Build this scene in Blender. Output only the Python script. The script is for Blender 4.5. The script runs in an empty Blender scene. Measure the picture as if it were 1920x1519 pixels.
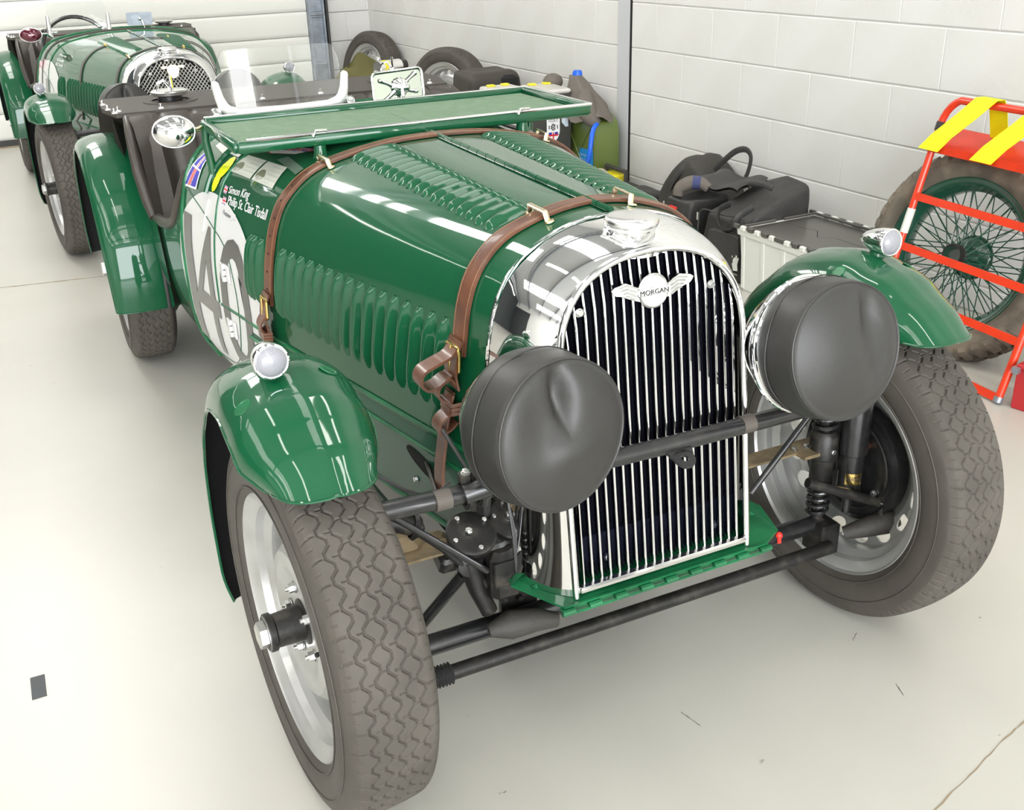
import bpy, bmesh, math, random
from mathutils import Vector, Matrix, noise
R = math.radians; PI = math.pi
C = bpy.context.scene.collection
sc = bpy.context.scene

# ------------------------------------------------------------------ camera
cd = bpy.data.cameras.new('camera'); cam = bpy.data.objects.new('camera', cd); C.objects.link(cam)
YAW, PIT, ROL, FPX = 0.4388603, 0.4324850, -0.0309638, 1949.147
f_ = Vector((math.cos(PIT)*math.sin(YAW), math.cos(PIT)*math.cos(YAW), -math.sin(PIT)))
r_ = f_.cross(Vector((0,0,1))).normalized(); u_ = r_.cross(f_)
r2 = r_*math.cos(ROL)+u_*math.sin(ROL); u2 = -r_*math.sin(ROL)+u_*math.cos(ROL)
M = Matrix((r2, u2, -f_)).transposed().to_4x4(); M.translation = Vector((-0.902127, -1.465548, 1.390185))
cam.matrix_world = M
cd.sensor_fit = 'HORIZONTAL'; cd.sensor_width = 36.0; cd.lens = FPX/1920*36.0
cd.clip_start = 0.02; cd.clip_end = 60
sc.camera = cam
# ------------------------------------------------------------------ world, big lights, exposure
w = bpy.data.worlds.new('world'); sc.world = w; w.use_nodes = True
w.node_tree.nodes['Background'].inputs[0].default_value = (0.93, 0.96, 1.0, 1)
w.node_tree.nodes['Background'].inputs[1].default_value = 2.8
vs = sc.view_settings
vs.view_transform = 'Standard'; vs.look = 'None'; vs.gamma = 1.0; vs.use_curve_mapping = False
vs.exposure = -0.11

def area(name, loc, rot, sx, sy, power, col=(1,1,1)):
    l = bpy.data.lights.new(name, 'AREA'); l.shape = 'RECTANGLE'; l.size = sx; l.size_y = sy
    l.energy = power; l.color = col
    o = bpy.data.objects.new(name, l); C.objects.link(o); o.location = loc; o.rotation_euler = rot
    return o
# added front fill lamp, set in the unseen open front behind the photographer
area('front_fill_light', (-3.5, -9.6, 2.4), (R(90), 0, 0), 9.0, 4.2, 1350, (0.94, 0.97, 1.0))

# ------------------------------------------------------------------ materials
def nt(m): return m.node_tree.nodes, m.node_tree.links
def mat(name, col, rough=.5, metal=0.0, coat=0.0, bump=None, vary=None, spec=None, alpha=None, trans=0.0, ior=None, emit=None, sheen=0):
    m = bpy.data.materials.new(name); m.use_nodes = True
    N, L = nt(m); b = N['Principled BSDF']
    b.inputs['Base Color'].default_value = (*col, 1); b.inputs['Roughness'].default_value = rough
    b.inputs['Metallic'].default_value = metal; b.inputs['Coat Weight'].default_value = coat
    b.inputs['Coat Roughness'].default_value = .04
    if spec is not None: b.inputs['Specular IOR Level'].default_value = spec
    if trans: b.inputs['Transmission Weight'].default_value = trans
    if ior: b.inputs['IOR'].default_value = ior
    if sheen: b.inputs['Sheen Weight'].default_value = sheen
    if alpha is not None: b.inputs['Alpha'].default_value = alpha
    if emit: b.inputs['Emission Color'].default_value = (*emit[0], 1); b.inputs['Emission Strength'].default_value = emit[1]
    tc = None
    if bump or vary:
        tc = N.new('ShaderNodeTexCoord')
    if bump:
        sc_, st, dist = bump
        n = N.new('ShaderNodeTexNoise'); n.inputs['Scale'].default_value = sc_; n.inputs['Detail'].default_value = 6
        L.new(tc.outputs['Object'], n.inputs['Vector'])
        bp = N.new('ShaderNodeBump'); bp.inputs['Strength'].default_value = st; bp.inputs['Distance'].default_value = dist
        L.new(n.outputs['Fac'], bp.inputs['Height']); L.new(bp.outputs['Normal'], b.inputs['Normal'])
    if vary:
        sc_, col2, lo, hi = vary
        n = N.new('ShaderNodeTexNoise'); n.inputs['Scale'].default_value = sc_; n.inputs['Detail'].default_value = 5
        L.new(tc.outputs['Object'], n.inputs['Vector'])
        rp = N.new('ShaderNodeMapRange'); rp.inputs[1].default_value = lo; rp.inputs[2].default_value = hi
        L.new(n.outputs['Fac'], rp.inputs[0])
        mx = N.new('ShaderNodeMix'); mx.data_type = 'RGBA'
        mx.inputs[6].default_value = (*col, 1); mx.inputs[7].default_value = (*col2, 1)
        L.new(rp.outputs[0], mx.inputs[0]); L.new(mx.outputs[2], b.inputs['Base Color'])
    return m
def print_mat():
    m = bpy.data.materials.new('printed_colours'); m.use_nodes = True; N, L = nt(m); b = N['Principled BSDF']
    a = N.new('ShaderNodeAttribute'); a.attribute_name = 'col'; L.new(a.outputs['Color'], b.inputs['Base Color'])
    b.inputs['Roughness'].default_value = .3; return m
MT = dict(
 green=mat('green_paint', (.003,.078,.029), .5, coat=1.0, spec=.12),
 green_old=mat('worn_green_paint', (.006,.095,.034), .45, coat=.5, spec=.2, vary=(9,(.014,.16,.06),.4,.6)),
 green_dull=mat('satin_green_panel', (.015,.085,.045), .38, coat=.35, bump=(420,.25,.002)),
 screen=mat('green_dusty_glass', (.135,.225,.135), .6, bump=(900,.1,.001), vary=(40,(.17,.26,.17),.45,.7)),
 chrome=mat('chrome', (.86,.86,.86), .035, 1.0),
 chrome_soft=mat('polished_metal', (.82,.82,.81), .16, 1.0),
 alu=mat('cast_aluminium', (.72,.72,.70), .33, 1.0, bump=(60,.15,.001)),
 silver=mat('silver_wheel_paint', (.47,.47,.455), .36, .5, coat=.3, vary=(14,(.38,.37,.35),.5,.8)),
 tyre=mat('tyre_rubber', (.055,.048,.040), .6, bump=(180,.12,.001), vary=(7,(.080,.071,.060),.35,.7)),
 tread=mat('tread_rubber', (.062,.054,.044), .75, vary=(9,(.095,.084,.070),.35,.7)),
 mudtyre=mat('muddy_rubber', (.10,.085,.065), .85, vary=(11,(.19,.155,.115),.4,.65)),
 black=mat('black_enamel', (.012,.012,.013), .3, coat=.4, vary=(40,(.03,.028,.025),.5,.8)),
 blackdirty=mat('oily_black_metal', (.018,.017,.016), .42, .3, bump=(70,.3,.002), vary=(30,(.07,.062,.05),.5,.75)),
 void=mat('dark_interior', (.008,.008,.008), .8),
 core=mat('radiator_core', (.010,.010,.012), .45, .4),
 blade=mat('grille_blade_side', (.075,.08,.13), .2, .85),
 vinyl=mat('black_vinyl', (.031,.030,.028), .40, bump=(700,.35,.001), vary=(6,(.030,.029,.027),.4,.7)),
 tonneau=mat('black_tonneau_cloth', (.050,.043,.034), .62, bump=(500,.3,.001)),
 seat=mat('black_leather', (.052,.044,.036), .33, bump=(300,.2,.001), vary=(10,(.05,.043,.035),.5,.8)),
 leather=mat('brown_strap_leather', (.15,.058,.030), .42, bump=(220,.3,.001), vary=(22,(.095,.038,.022),.4,.65), coat=.25),
 stitch=mat('tan_thread', (.26,.14,.07), .6),
 brass=mat('brass', (.80,.58,.20), .22, 1.0),
 brass_pale=mat('pale_brass', (.85,.74,.50), .25, 1.0),
 rust=mat('tan_dirty_metal', (.26,.195,.11), .55, .3, vary=(35,(.13,.10,.06),.4,.7)),
 copper=mat('copper_pipe', (.75,.38,.22), .3, 1.0),
 frost=mat('lamp_glass', (.26,.26,.285), .35, bump=(260,.3,.002), coat=.6),
 glass=mat('clear_glass', (.98,1,.99), .0, trans=1.0, ior=1.45),
 mirror=mat('mirror_glass', (.36,.39,.33), .05, 1.0),
 redlens=mat('dark_red_shell', (.10,.006,.02), .08, .3, coat=1),
 white=mat('white_vinyl_print', (.66,.66,.645), .4, coat=.4),
 offwhite=mat('paper_label', (.66,.67,.60), .35),
 grey_digit=mat('dark_grey_digit', (.075,.072,.066), .25, coat=.5),
 txt=mat('white_lettering', (.85,.85,.85), .35),
 txtdark=mat('black_lettering', (.03,.03,.03), .4),
 yellow=mat('yellow_sticker', (.80,.86,.0), .35),
 redpaint=mat('red_orange_enamel', (.72,.042,.010), .35, coat=.4, vary=(25,(.62,.04,.012),.5,.75)),
 redbox=mat('red_tool_box_paint', (.42,.012,.018), .3, coat=.5),
 strapyel=mat('yellow_webbing', (.88,.86,.0), .55, bump=(600,.2,.001)),
 wall=mat('painted_block', (.70,.692,.665), .55, bump=(38,.35,.004), vary=(3.2,(.67,.66,.625),.4,.65)),
 wallback=mat('wall_paint', (.66,.65,.62), .6, bump=(30,.2,.003)),
 joint=mat('painted_joint', (.70,.69,.66), .7),
 steelgrey=mat('grey_painted_steel', (.52,.53,.54), .45),
 galv=mat('galvanised_steel', (.36,.40,.45), .42, .7, vary=(20,(.28,.31,.35),.4,.6)),
 door=mat('cream_door_panel', (.76,.755,.70), .45, bump=(90,.08,.001)),
 seal=mat('rubber_seal', (.04,.04,.04), .6),
 tan=mat('tan_threshold', (.30,.24,.16), .7),
 darkreflect=mat('dark_reflection_panel', (.035,.04,.04), .6),  # near-black, only for out-of-view panels that the green paint mirrors
 tapegrey=mat('grey_brown_tape', (.09,.078,.066), .6),
 cast=mat('white_cast_alloy', (.86,.86,.85), .3, .55),
 cap_metal=mat('satin_chrome', (.80,.80,.80), .24, 1.0),
 roof=mat('white_roof_sheet', (.55,.56,.57), .6),
 truss=mat('grey_truss_steel', (.16,.17,.18), .5),
 nylon=mat('black_nylon', (.030,.029,.028), .5, bump=(160,.5,.003), vary=(8,(.05,.048,.046),.45,.75)),
 nylon2=mat('dark_brown_grey_cloth', (.040,.036,.031), .65, bump=(120,.5,.003)),
 jacket=mat('grey_brown_fleece', (.15,.13,.11), .85, bump=(60,.4,.004)),
 olive=mat('olive_jerrycan_paint', (.12,.17,.035), .3, coat=.5),
 khaki=mat('khaki_cloth', (.14,.13,.045), .85, bump=(60,.4,.004)),
 brownrag=mat('brown_rag', (.12,.065,.045), .85),
 blue=mat('blue_plastic', (.015,.13,.75), .35),
 bluecap=mat('light_blue_cap', (.02,.30,.72), .3),
 toolblack=mat('black_tool_box_plastic', (.045,.042,.036), .45, bump=(250,.2,.001)),
 clearpl=mat('translucent_lid_plastic', (.62,.60,.56), .3),
 crate=mat('milky_crate_plastic', (.74,.74,.68), .42),
 lid=mat('dark_grey_lid_plastic', (.085,.08,.07), .36, coat=.2),
 yplast=mat('yellow_plastic', (.85,.72,.02), .4),
 wiregreen=mat('dark_green_wheel_enamel', (.008,.06,.035), .25, coat=.6),
 redplastic=mat('red_plastic', (.75,.03,.02), .35),
 dirt=mat('dark_floor_scuff', (.09,.085,.08), .8),
 tape=mat('dark_floor_tape', (.06,.065,.07), .6),
 print=print_mat(),
)
# skylight sheet and tubes give off light
MT['skylight'] = mat('daylight_sheet', (.9,.9,.9), .5, emit=((1,.985,.95), 13.0))
MT['skydim'] = mat('roof_daylight_sheet', (.9,.9,.9), .5, emit=((1,.985,.95), 4.3))
MT['tube'] = mat('fluorescent_tube', (.9,.9,.9), .5, emit=((1,.98,.93), 16.0))
# floor: light grey-cream epoxy, faint marks
def floor_mat():
    m = bpy.data.materials.new('painted_floor'); m.use_nodes = True; N, L = nt(m); b = N['Principled BSDF']
    tc = N.new('ShaderNodeTexCoord')
    n1 = N.new('ShaderNodeTexNoise'); n1.inputs['Scale'].default_value = 1.3; n1.inputs['Detail'].default_value = 7
    n2 = N.new('ShaderNodeTexNoise'); n2.inputs['Scale'].default_value = 14; n2.inputs['Detail'].default_value = 8; n2.inputs['Roughness'].default_value = .7
    L.new(tc.outputs['Object'], n1.inputs['Vector']); L.new(tc.outputs['Object'], n2.inputs['Vector'])
    r1 = N.new('ShaderNodeValToRGB'); r1.color_ramp.elements[0].position = .35; r1.color_ramp.elements[1].position = .68
    r1.color_ramp.elements[0].color = (.475,.462,.41,1); r1.color_ramp.elements[1].color = (.53,.518,.465,1)
    L.new(n1.outputs['Fac'], r1.inputs[0])
    r2_ = N.new('ShaderNodeMapRange'); r2_.inputs[1].default_value = .66; r2_.inputs[2].default_value = .80; r2_.inputs[4].default_value = .28
    L.new(n2.outputs['Fac'], r2_.inputs[0])
    mx = N.new('ShaderNodeMix'); mx.data_type = 'RGBA'; mx.inputs[7].default_value = (.42,.395,.335,1)
    L.new(r2_.outputs[0], mx.inputs[0]); L.new(r1.outputs[0], mx.inputs[6])
    # tiny dark specks
    v = N.new('ShaderNodeTexVoronoi'); v.inputs['Scale'].default_value = 5.5
    mp = N.new('ShaderNodeMapping'); mp.inputs['Scale'].default_value = (1, 1.7, 1); L.new(tc.outputs['Object'], mp.inputs[0]); L.new(mp.outputs[0], v.inputs['Vector'])
    r3 = N.new('ShaderNodeMapRange'); r3.inputs[1].default_value = .03; r3.inputs[2].default_value = .018; r3.inputs[3].default_value = 0; r3.inputs[4].default_value = .55
    L.new(v.outputs['Distance'], r3.inputs[0])
    mx2 = N.new('ShaderNodeMix'); mx2.data_type = 'RGBA'; mx2.inputs[7].default_value = (.16,.14,.12,1)
    L.new(r3.outputs[0], mx2.inputs[0]); L.new(mx.outputs[2], mx2.inputs[6]); L.new(mx2.outputs[2], b.inputs['Base Color'])
    rr = N.new('ShaderNodeMapRange'); rr.inputs[3].default_value = .22; rr.inputs[4].default_value = .42; L.new(n1.outputs['Fac'], rr.inputs[0]); L.new(rr.outputs[0], b.inputs['Roughness'])
    bp = N.new('ShaderNodeBump'); bp.inputs['Strength'].default_value = .06; bp.inputs['Distance'].default_value = .004
    L.new(n2.outputs['Fac'], bp.inputs['Height']); L.new(bp.outputs['Normal'], b.inputs['Normal'])
    return m
MT['floor'] = floor_mat()
MT['strip'] = mat('tall_daylight_slot', (.9,.9,.9), .5, emit=((1,1,1), 14.0))

# ------------------------------------------------------------------ geometry helpers
class G:
    """collects shapes, then links them as ONE mesh object"""
    def __init__(s): s.v = []; s.f = []; s.m = []; s.c = []; s.mi = 0
    def add(s, V, F, X=None):
        o = len(s.v)
        s.v += [tuple(X @ Vector(p)) if X else tuple(p) for p in V]
        s.f += [tuple(i+o for i in f) for f in F]; s.m += [s.mi]*len(F); return s
    def grid(s, rows, closed=False, capa=False, capb=False, X=None):
        n = len(rows[0]); V = [p for r in rows for p in r]; F = []
        for i in range(len(rows)-1):
            for j in range(n if closed else n-1):
                k = (j+1) % n; F.append((i*n+j, i*n+k, (i+1)*n+k, (i+1)*n+j))
        if capa: F.append(tuple(range(n))[::-1])
        if capb: F.append(tuple((len(rows)-1)*n+j for j in range(n)))
        return s.add(V, F, X)
    def box(s, c, d, X=None, bev=0.0):
        x, y, z = [q/2 for q in d]
        b = min(bev, x*.95, y*.95, z*.95)
        if b <= 0:
            V = [(c[0]+i*x, c[1]+j*y, c[2]+k*z) for i in (-1,1) for j in (-1,1) for k in (-1,1)]
            return s.add(V, [(0,1,3,2),(4,6,7,5),(0,4,5,1),(2,3,7,6),(0,2,6,4),(1,5,7,3)], X)
        rows = []
        for k, q in ((-z, b), (-z+b, 0), (z-b, 0), (z, b)):
            xx, yy = x-q, y-q
            bb = b if q == 0 else b*.6
            r = []
            for sx, sy, o in ((1,-1,0),(1,1,1),(-1,1,0),(-1,-1,1)):
                p1 = (c[0]+sx*(xx-bb), c[1]+sy*yy, c[2]+k); p2 = (c[0]+sx*xx, c[1]+sy*(yy-bb), c[2]+k)
                r += [p1, p2] if o == 0 else [p2, p1]
            rows.append(r)
        return s.grid(rows, True, True, True, X)
    def tube(s, P, r, n=10, closed=False, caps=True, X=None, flat=None):
        P = [Vector(p) for p in P]; m = len(P); rr = r if isinstance(r, (list, tuple)) else [r]*m
        T = []
        for i in range(m):
            a = P[(i-1) % m] if closed else P[max(0, i-1)]; b = P[(i+1) % m] if closed else P[min(m-1, i+1)]
            t = (b-a); T.append(t.normalized() if t.length > 1e-9 else Vector((0,0,1)))
        up = Vector((0,0,1)) if abs(T[0].z) < .9 else Vector((0,1,0))
        nrm = (up - T[0]*up.dot(T[0])).normalized(); rows = []
        for i in range(m):
            nrm = (nrm - T[i]*nrm.dot(T[i])); nrm = nrm.normalized() if nrm.length > 1e-6 else T[i].orthogonal().normalized()
            bi = T[i].cross(nrm)
            fx, fy = flat or (1, 1)
            rows.append([P[i]+nrm*(math.cos(a)*rr[i]*fx)+bi*(math.sin(a)*rr[i]*fy) for a in [2*PI*k/n for k in range(n)]])
        if closed: rows.append(rows[0]); return s.grid(rows, True, X=X)
        return s.grid(rows, True, caps, caps, X)
    def rod(s, a, b, r, n=10, X=None): return s.tube([a, b], r, n, X=X)
    def lathe(s, prof, X=None, n=32, capa=False, capb=False, arc=None):
        """prof: (r, h); axis local z"""
        if arc is None:
            rows = [[(r*math.cos(2*PI*k/n), r*math.sin(2*PI*k/n), h) for k in range(n)] for r, h in prof]
            return s.grid(rows, True, capa, capb, X)
        rows = [[(r*math.cos(a), r*math.sin(a), h) for a in [arc[0]+(arc[1]-arc[0])*k/n for k in range(n+1)]] for r, h in prof]
        return s.grid(rows, False, X=X)
    def prism(s, P, t, X=None):
        """outline in local xy, thickness t in z"""
        n = len(P); V = [(x, y, 0) for x, y in P]+[(x, y, t) for x, y in P]
        F = [tuple(range(n))[::-1], tuple(range(n, 2*n))]+[(i, (i+1) % n, n+(i+1) % n, n+i) for i in range(n)]
        return s.add(V, F, X)
    def ball(s, c, r, X=None, n=16, m=10, sq=(1,1,1)):
        rows = []
        for i in range(m+1):
            a = -PI/2+PI*i/m; q = max(1e-4, math.cos(a))
            rows.append([(c[0]+r*sq[0]*q*math.cos(2*PI*k/n), c[1]+r*sq[1]*q*math.sin(2*PI*k/n), c[2]+r*sq[2]*math.sin(a)) for k in range(n)])
        return s.grid(rows, True, True, True, X)
    def mesh(s, name, mats, smooth=True, ang=40):
        me = bpy.data.meshes.new(name); me.from_pydata([tuple(p) for p in s.v], [], s.f)
        for m in (mats if isinstance(mats, (list, tuple)) else [mats]): me.materials.append(MT[m] if isinstance(m, str) else m)
        if any(s.m): me.polygons.foreach_set('material_index', s.m)
        bm = bmesh.new(); bm.from_mesh(me); bmesh.ops.recalc_face_normals(bm, faces=bm.faces); bm.to_mesh(me); bm.free()
        if smooth: me.shade_smooth() if hasattr(me, 'shade_smooth') else None
        if smooth: me.set_sharp_from_angle(angle=R(ang))
        return me
    def build(s, name, mats, parent=None, smooth=True, ang=40, label=None, loc=None, rot=None):
        o = bpy.data.objects.new(name, s.mesh(name, mats, smooth, ang)); C.objects.link(o)
        if parent: o.parent = parent
        if loc: o.location = loc
        if rot: o.rotation_euler = rot
        if label: o['label'] = label
        return o
def X(loc=(0,0,0), rot=(0,0,0), sc_=(1,1,1)):
    return Matrix.LocRotScale(Vector(loc), Matrix.Identity(3) if rot == (0,0,0) else __import__('mathutils').Euler(rot).to_matrix(), Vector(sc_))
def AX(loc, d, roll=0):
    """frame with local z along d"""
    q = Vector(d).normalized().to_track_quat('Z', 'Y'); return Matrix.Translation(Vector(loc)) @ q.to_matrix().to_4x4() @ Matrix.Rotation(roll, 4, 'Z')
def thing(name, label, cat, loc=(0,0,0), rz=0, group=None):
    o = bpy.data.objects.new(name, None); C.objects.link(o); o.empty_display_size = .1
    o.location = loc; o.rotation_euler = (0,0,rz); o['label'] = label; o['category'] = cat
    if group: o['group'] = group
    return o
def tag(o, label, cat, group=None, kind=None):
    if label: o['label'] = label
    if cat: o['category'] = cat
    if group: o['group'] = group
    if kind: o['kind'] = kind
    return o
def struct(o): o['kind'] = 'structure'; return o
def dup(o, parent, loc=None, rot=None, M_=None):
    c = o.copy(); C.objects.link(c); c.parent = parent
    if loc is not None: c.location = loc
    if rot is not None: c.rotation_euler = rot
    if M_ is not None: c.matrix_basis = M_
    return c
def dup_tree(o, parent):
    c = o.copy(); C.objects.link(c); c.parent = parent
    for ch in o.children: dup_tree(ch, c)
    return c
_tc = {}
def text2d(s, shear=0.0, fine=3, sub=0):
    k = (s, shear, sub)
    if k not in _tc:
        cu = bpy.data.curves.new('lettering', 'FONT'); cu.body = s; cu.size = 1; cu.resolution_u = fine; cu.shear = shear
        o = bpy.data.objects.new('lettering', cu); C.objects.link(o)
        bpy.context.view_layer.update()
        me = o.evaluated_get(bpy.context.evaluated_depsgraph_get()).to_mesh()
        bm = bmesh.new(); bm.from_mesh(me); bmesh.ops.triangulate(bm, faces=bm.faces)
        for _ in range(sub): bmesh.ops.subdivide_edges(bm, edges=bm.edges, cuts=1, use_grid_fill=True)
        V = [(v.co.x, v.co.y) for v in bm.verts]; F = [tuple(v.index for v in p.verts) for p in bm.faces]; bm.free()
        o.evaluated_get(bpy.context.evaluated_depsgraph_get()).to_mesh_clear()
        bpy.data.objects.remove(o); bpy.data.curves.remove(cu)
        x0 = min(v[0] for v in V); x1 = max(v[0] for v in V); y0 = min(v[1] for v in V); y1 = max(v[1] for v in V)
        _tc[k] = ([((x-x0)/(x1-x0), (y-y0)/(y1-y0)) for x, y in V], F, (x1-x0)/(y1-y0))
    return _tc[k]
def letter(name, s, fn, matl, parent, bold=0, shear=0):
    """fn maps unit u,v of the word's box to 3d"""
    V, F, asp = text2d(s, shear); g = G()
    offs = [(0,0)] if not bold else [(-bold,0),(bold,0),(0,0)]
    for i, (dx, dy) in enumerate(offs): g.add([fn(u+dx, v+dy) for u, v in V], F)
    return g.build(name, matl, parent, smooth=False)
def decal(name, fn, nx, ny, colf, parent, label=None):
    """flat print: coloured cells on a small grid; fn(u,v)->3d; colf(u,v)->rgb or None"""
    V = [fn(i/nx, j/ny) for j in range(ny+1) for i in range(nx+1)]; F = []; K = []
    for j in range(ny):
        for i in range(nx):
            c = colf((i+.5)/nx, (j+.5)/ny)
            if c is None: continue
            a = j*(nx+1)+i; F.append((a, a+1, a+nx+2, a+nx+1)); K.append(c)
    me = bpy.data.meshes.new(name); me.from_pydata(V, [], F); me.materials.append(MT['print'])
    at = me.color_attributes.new('col', 'FLOAT_COLOR', 'CORNER')
    at.data.foreach_set('color', [q for c in K for _ in range(4) for q in (*c, 1.0)])
    o = bpy.data.objects.new(name, me); C.objects.link(o); o.parent = parent
    if label: o['label'] = label
    return o
def jack(u, v):
    """union flag colours in a unit box"""
    B = (.01,.02,.30); Wt = (.8,.8,.8); Rd = (.62,.01,.02); x = u-.5; y = v-.5
    if abs(x) < .06 or abs(y) < .10: return Rd
    if abs(x) < .11 or abs(y) < .17: return Wt
    d = min(abs(y-x), abs(y+x)); return Rd if d < .035 else Wt if d < .10 else B
# ---- section tables of the body skin (half width, height), bottom to top
def _lerp(a,b,t): return a+(b-a)*t
KA=[(.285,.53),(.275,.60),(.262,.68),(.253,.745),(.243,.80),(.222,.852),(.180,.897),(.125,.922),(.06,.938),(0,.944)]
KB=[(.432,.52),(.432,.60),(.425,.68),(.413,.745),(.397,.80),(.37,.85),(.31,.90),(.225,.928),(.11,.947),(0,.952)]
HW=[(.6,.40),(.82,.432),(1.0,.462),(1.15,.49),(1.4,.52),(1.7,.535),(2.0,.54),(2.5,.50)]
def hwf(y):
    if y<=HW[0][0]: return HW[0][1]
    for (a,b),(c,d) in zip(HW,HW[1:]):
        if y<=c: return _lerp(b,d,(y-a)/(c-a))
    return HW[-1][1]
def cr(P,n):
    """Catmull-Rom through P, n samples even in arc length"""
    Q=[tuple(2*a-b for a,b in zip(P[0],P[1]))]+list(P)+[tuple(2*a-b for a,b in zip(P[-1],P[-2]))]
    out=[]
    for i in range(1,len(Q)-2):
        for k in range(8):
            t=k/8
            out.append(tuple(.5*(2*b+(c-a)*t+(2*a-5*b+4*c-d)*t*t+(3*b-a-3*c+d)*t**3) for a,b,c,d in zip(Q[i-1],Q[i],Q[i+1],Q[i+2])))
    out.append(tuple(P[-1]))
    L=[0]
    for a,b in zip(out,out[1:]): L.append(L[-1]+math.dist(a,b))
    res=[];j=0
    for i in range(n):
        s=L[-1]*i/(n-1)
        while j<len(L)-2 and L[j+1]<s: j+=1
        t=(s-L[j])/max(1e-9,L[j+1]-L[j]); res.append(tuple(_lerp(a,b,t) for a,b in zip(out[j],out[j+1])))
    return res,L[-1]
_c={}
def bonnet_half(y):
    k=('b',round(y,4))
    if k not in _c:
        if y<=.82: t=(y-.11)/.71; P=[(_lerp(a[0],b[0],t),_lerp(a[1],b[1],t)) for a,b in zip(KA,KB)]
        else:
            d=hwf(y)-.432; P=[(b[0]+d*min(1,b[0]/.3),b[1]) for b in KB]
        _c[k]=cr(P,41)
    return _c[k]
def body_half(y):
    k=('y',round(y,4))
    if k not in _c:
        h=hwf(y); d=h-.432
        P=[(h-.055,.285),(h-.015,.36),(h,.45)]+[(b[0]+d*min(1,b[0]/.3),b[1]) for b in KB[1:]]
        _c[k]=cr(P,61)
    return _c[k]
def sp(half,y,s):
    """s=-1 left lower edge .. 0 top centre .. 1 right lower edge"""
    P,L=half(y); n=len(P)-1
    t=(1-min(1,abs(s)))*n; i=min(n-1,int(t)); f=t-i
    x=_lerp(P[i][0],P[i+1][0],f); z=_lerp(P[i][1],P[i+1][1],f)
    return ((-x if s<0 else x),y,z)
def spn(half,y,s,h=0.0):
    e=.004; p=sp(half,y,s); 
    a=sp(half,y,max(-1,s-e)); b=sp(half,y,min(1,s+e)); c=sp(half,y-.004,s); d=sp(half,y+.004,s)
    u=[b[i]-a[i] for i in range(3)]; v=[d[i]-c[i] for i in range(3)]
    n=(u[1]*v[2]-u[2]*v[1],u[2]*v[0]-u[0]*v[2],u[0]*v[1]-u[1]*v[0])
    l=math.sqrt(sum(q*q for q in n)) or 1
    if n[2]<0 and abs(s)<.5: l=-l
    n=[q/l for q in n]
    if (s<-.3 and n[0]>0) or (s>.3 and n[0]<0): n=[-q for q in n]
    return tuple(p[i]+n[i]*h for i in range(3))
# ================================================================== the setting
random.seed(4)
WA = R(2.395)      # the block wall is turned this much
XW = 2.332
# floor
g = G(); g.box((-4, -1.3, -.05), (14.4, 18.6, .1)); fl = g.build('floor', 'floor', smooth=False); struct(fl)
# right wall: backing, blocks one by one with recessed joints
wr = G(); wr.box((.0665, -1.2, 2.4), (.12, 17.6, 4.9)); wall = wr.build('wall_right', 'joint', smooth=False, loc=(XW, 0, 0), rot=(0, 0, WA)); struct(wall)
BH, BL = .225, .450; Z0 = .107-BH
def block_mesh(L, H):
    g = G(); a, b = L/2, H/2; e = .004; D = .034
    rows = [[(D, -a, -b), (D, a, -b), (D, a, b), (D, -a, b)], [(e*.5, -a, -b), (e*.5, a, -b), (e*.5, a, b), (e*.5, -a, b)],
            [(0, -a+e, -b+e), (0, a-e, -b+e), (0, a-e, b-e), (0, -a+e, b-e)]]
    g.grid(rows, True, False, True); return g.mesh('block', 'wall', True, 25)
bm_full = block_mesh(BL-.0005, BH-.005); bm_half = block_mesh(BL/2-.0005, BH-.005)
bm_low = block_mesh(BL-.0005, .107-.006)
JY = 3.50   # movement joint with the steel strip
far = G()
def lay(parent, me, x, y, z):
    o = bpy.data.objects.new('block', me); C.objects.link(o); o.parent = parent; o.location = (x, y, z); return o
for k in range(0, 20):
    z = Z0+BH*(k+.5) if k else .053
    shift = (k % 2)*BL/2
    for seg in (0, 1):
        ys = []
        if seg == 0:      # from the joint towards the photographer
            y = JY-.012; first = BL if k % 2 else BL/2
            while y > -9.2: L_ = first if y > JY-.02 else BL; ys.append((y-L_/2, L_)); y -= L_
        else:
            y = JY+.115; first = BL if k % 2 else BL/2
            while y < 7.25:
                L_ = first if y < JY+.13 else BL
                if y+L_ > 7.27: L_ = 7.27-y
                ys.append((y+L_/2, L_)); y += L_
        for yc, L_ in ys:
            seen = 0.2 < yc and k < 7
            if seen and k and abs(L_-BL) < .01: lay(wall, bm_full, 0, yc, z)
            elif seen and k and abs(L_-BL/2) < .01: lay(wall, bm_half, 0, yc, z)
            elif seen and not k and abs(L_-BL) < .01: lay(wall, bm_low, 0, yc, z)
            elif seen: lay(wall, block_mesh(L_-.0005, (BH-.005) if k else .101), 0, yc, z)
            else: far.box((.014, yc, z), (.028, L_-.006, (BH if k else .107)-.008))
fo = far.build('block', 'wall', wall, smooth=False); fo['kind'] = 'stuff'
g = G(); g.box((.0, JY+.055, 1.0), (.012, .108, 3.0)); t1 = g.build('joint_cover_strip', 'steelgrey', wall, smooth=False)
g = G(); g.box((.012, JY-.003, 1.0), (.03, .012, 3.0)); g.build('open_joint', 'void', wall, smooth=False)
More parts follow.
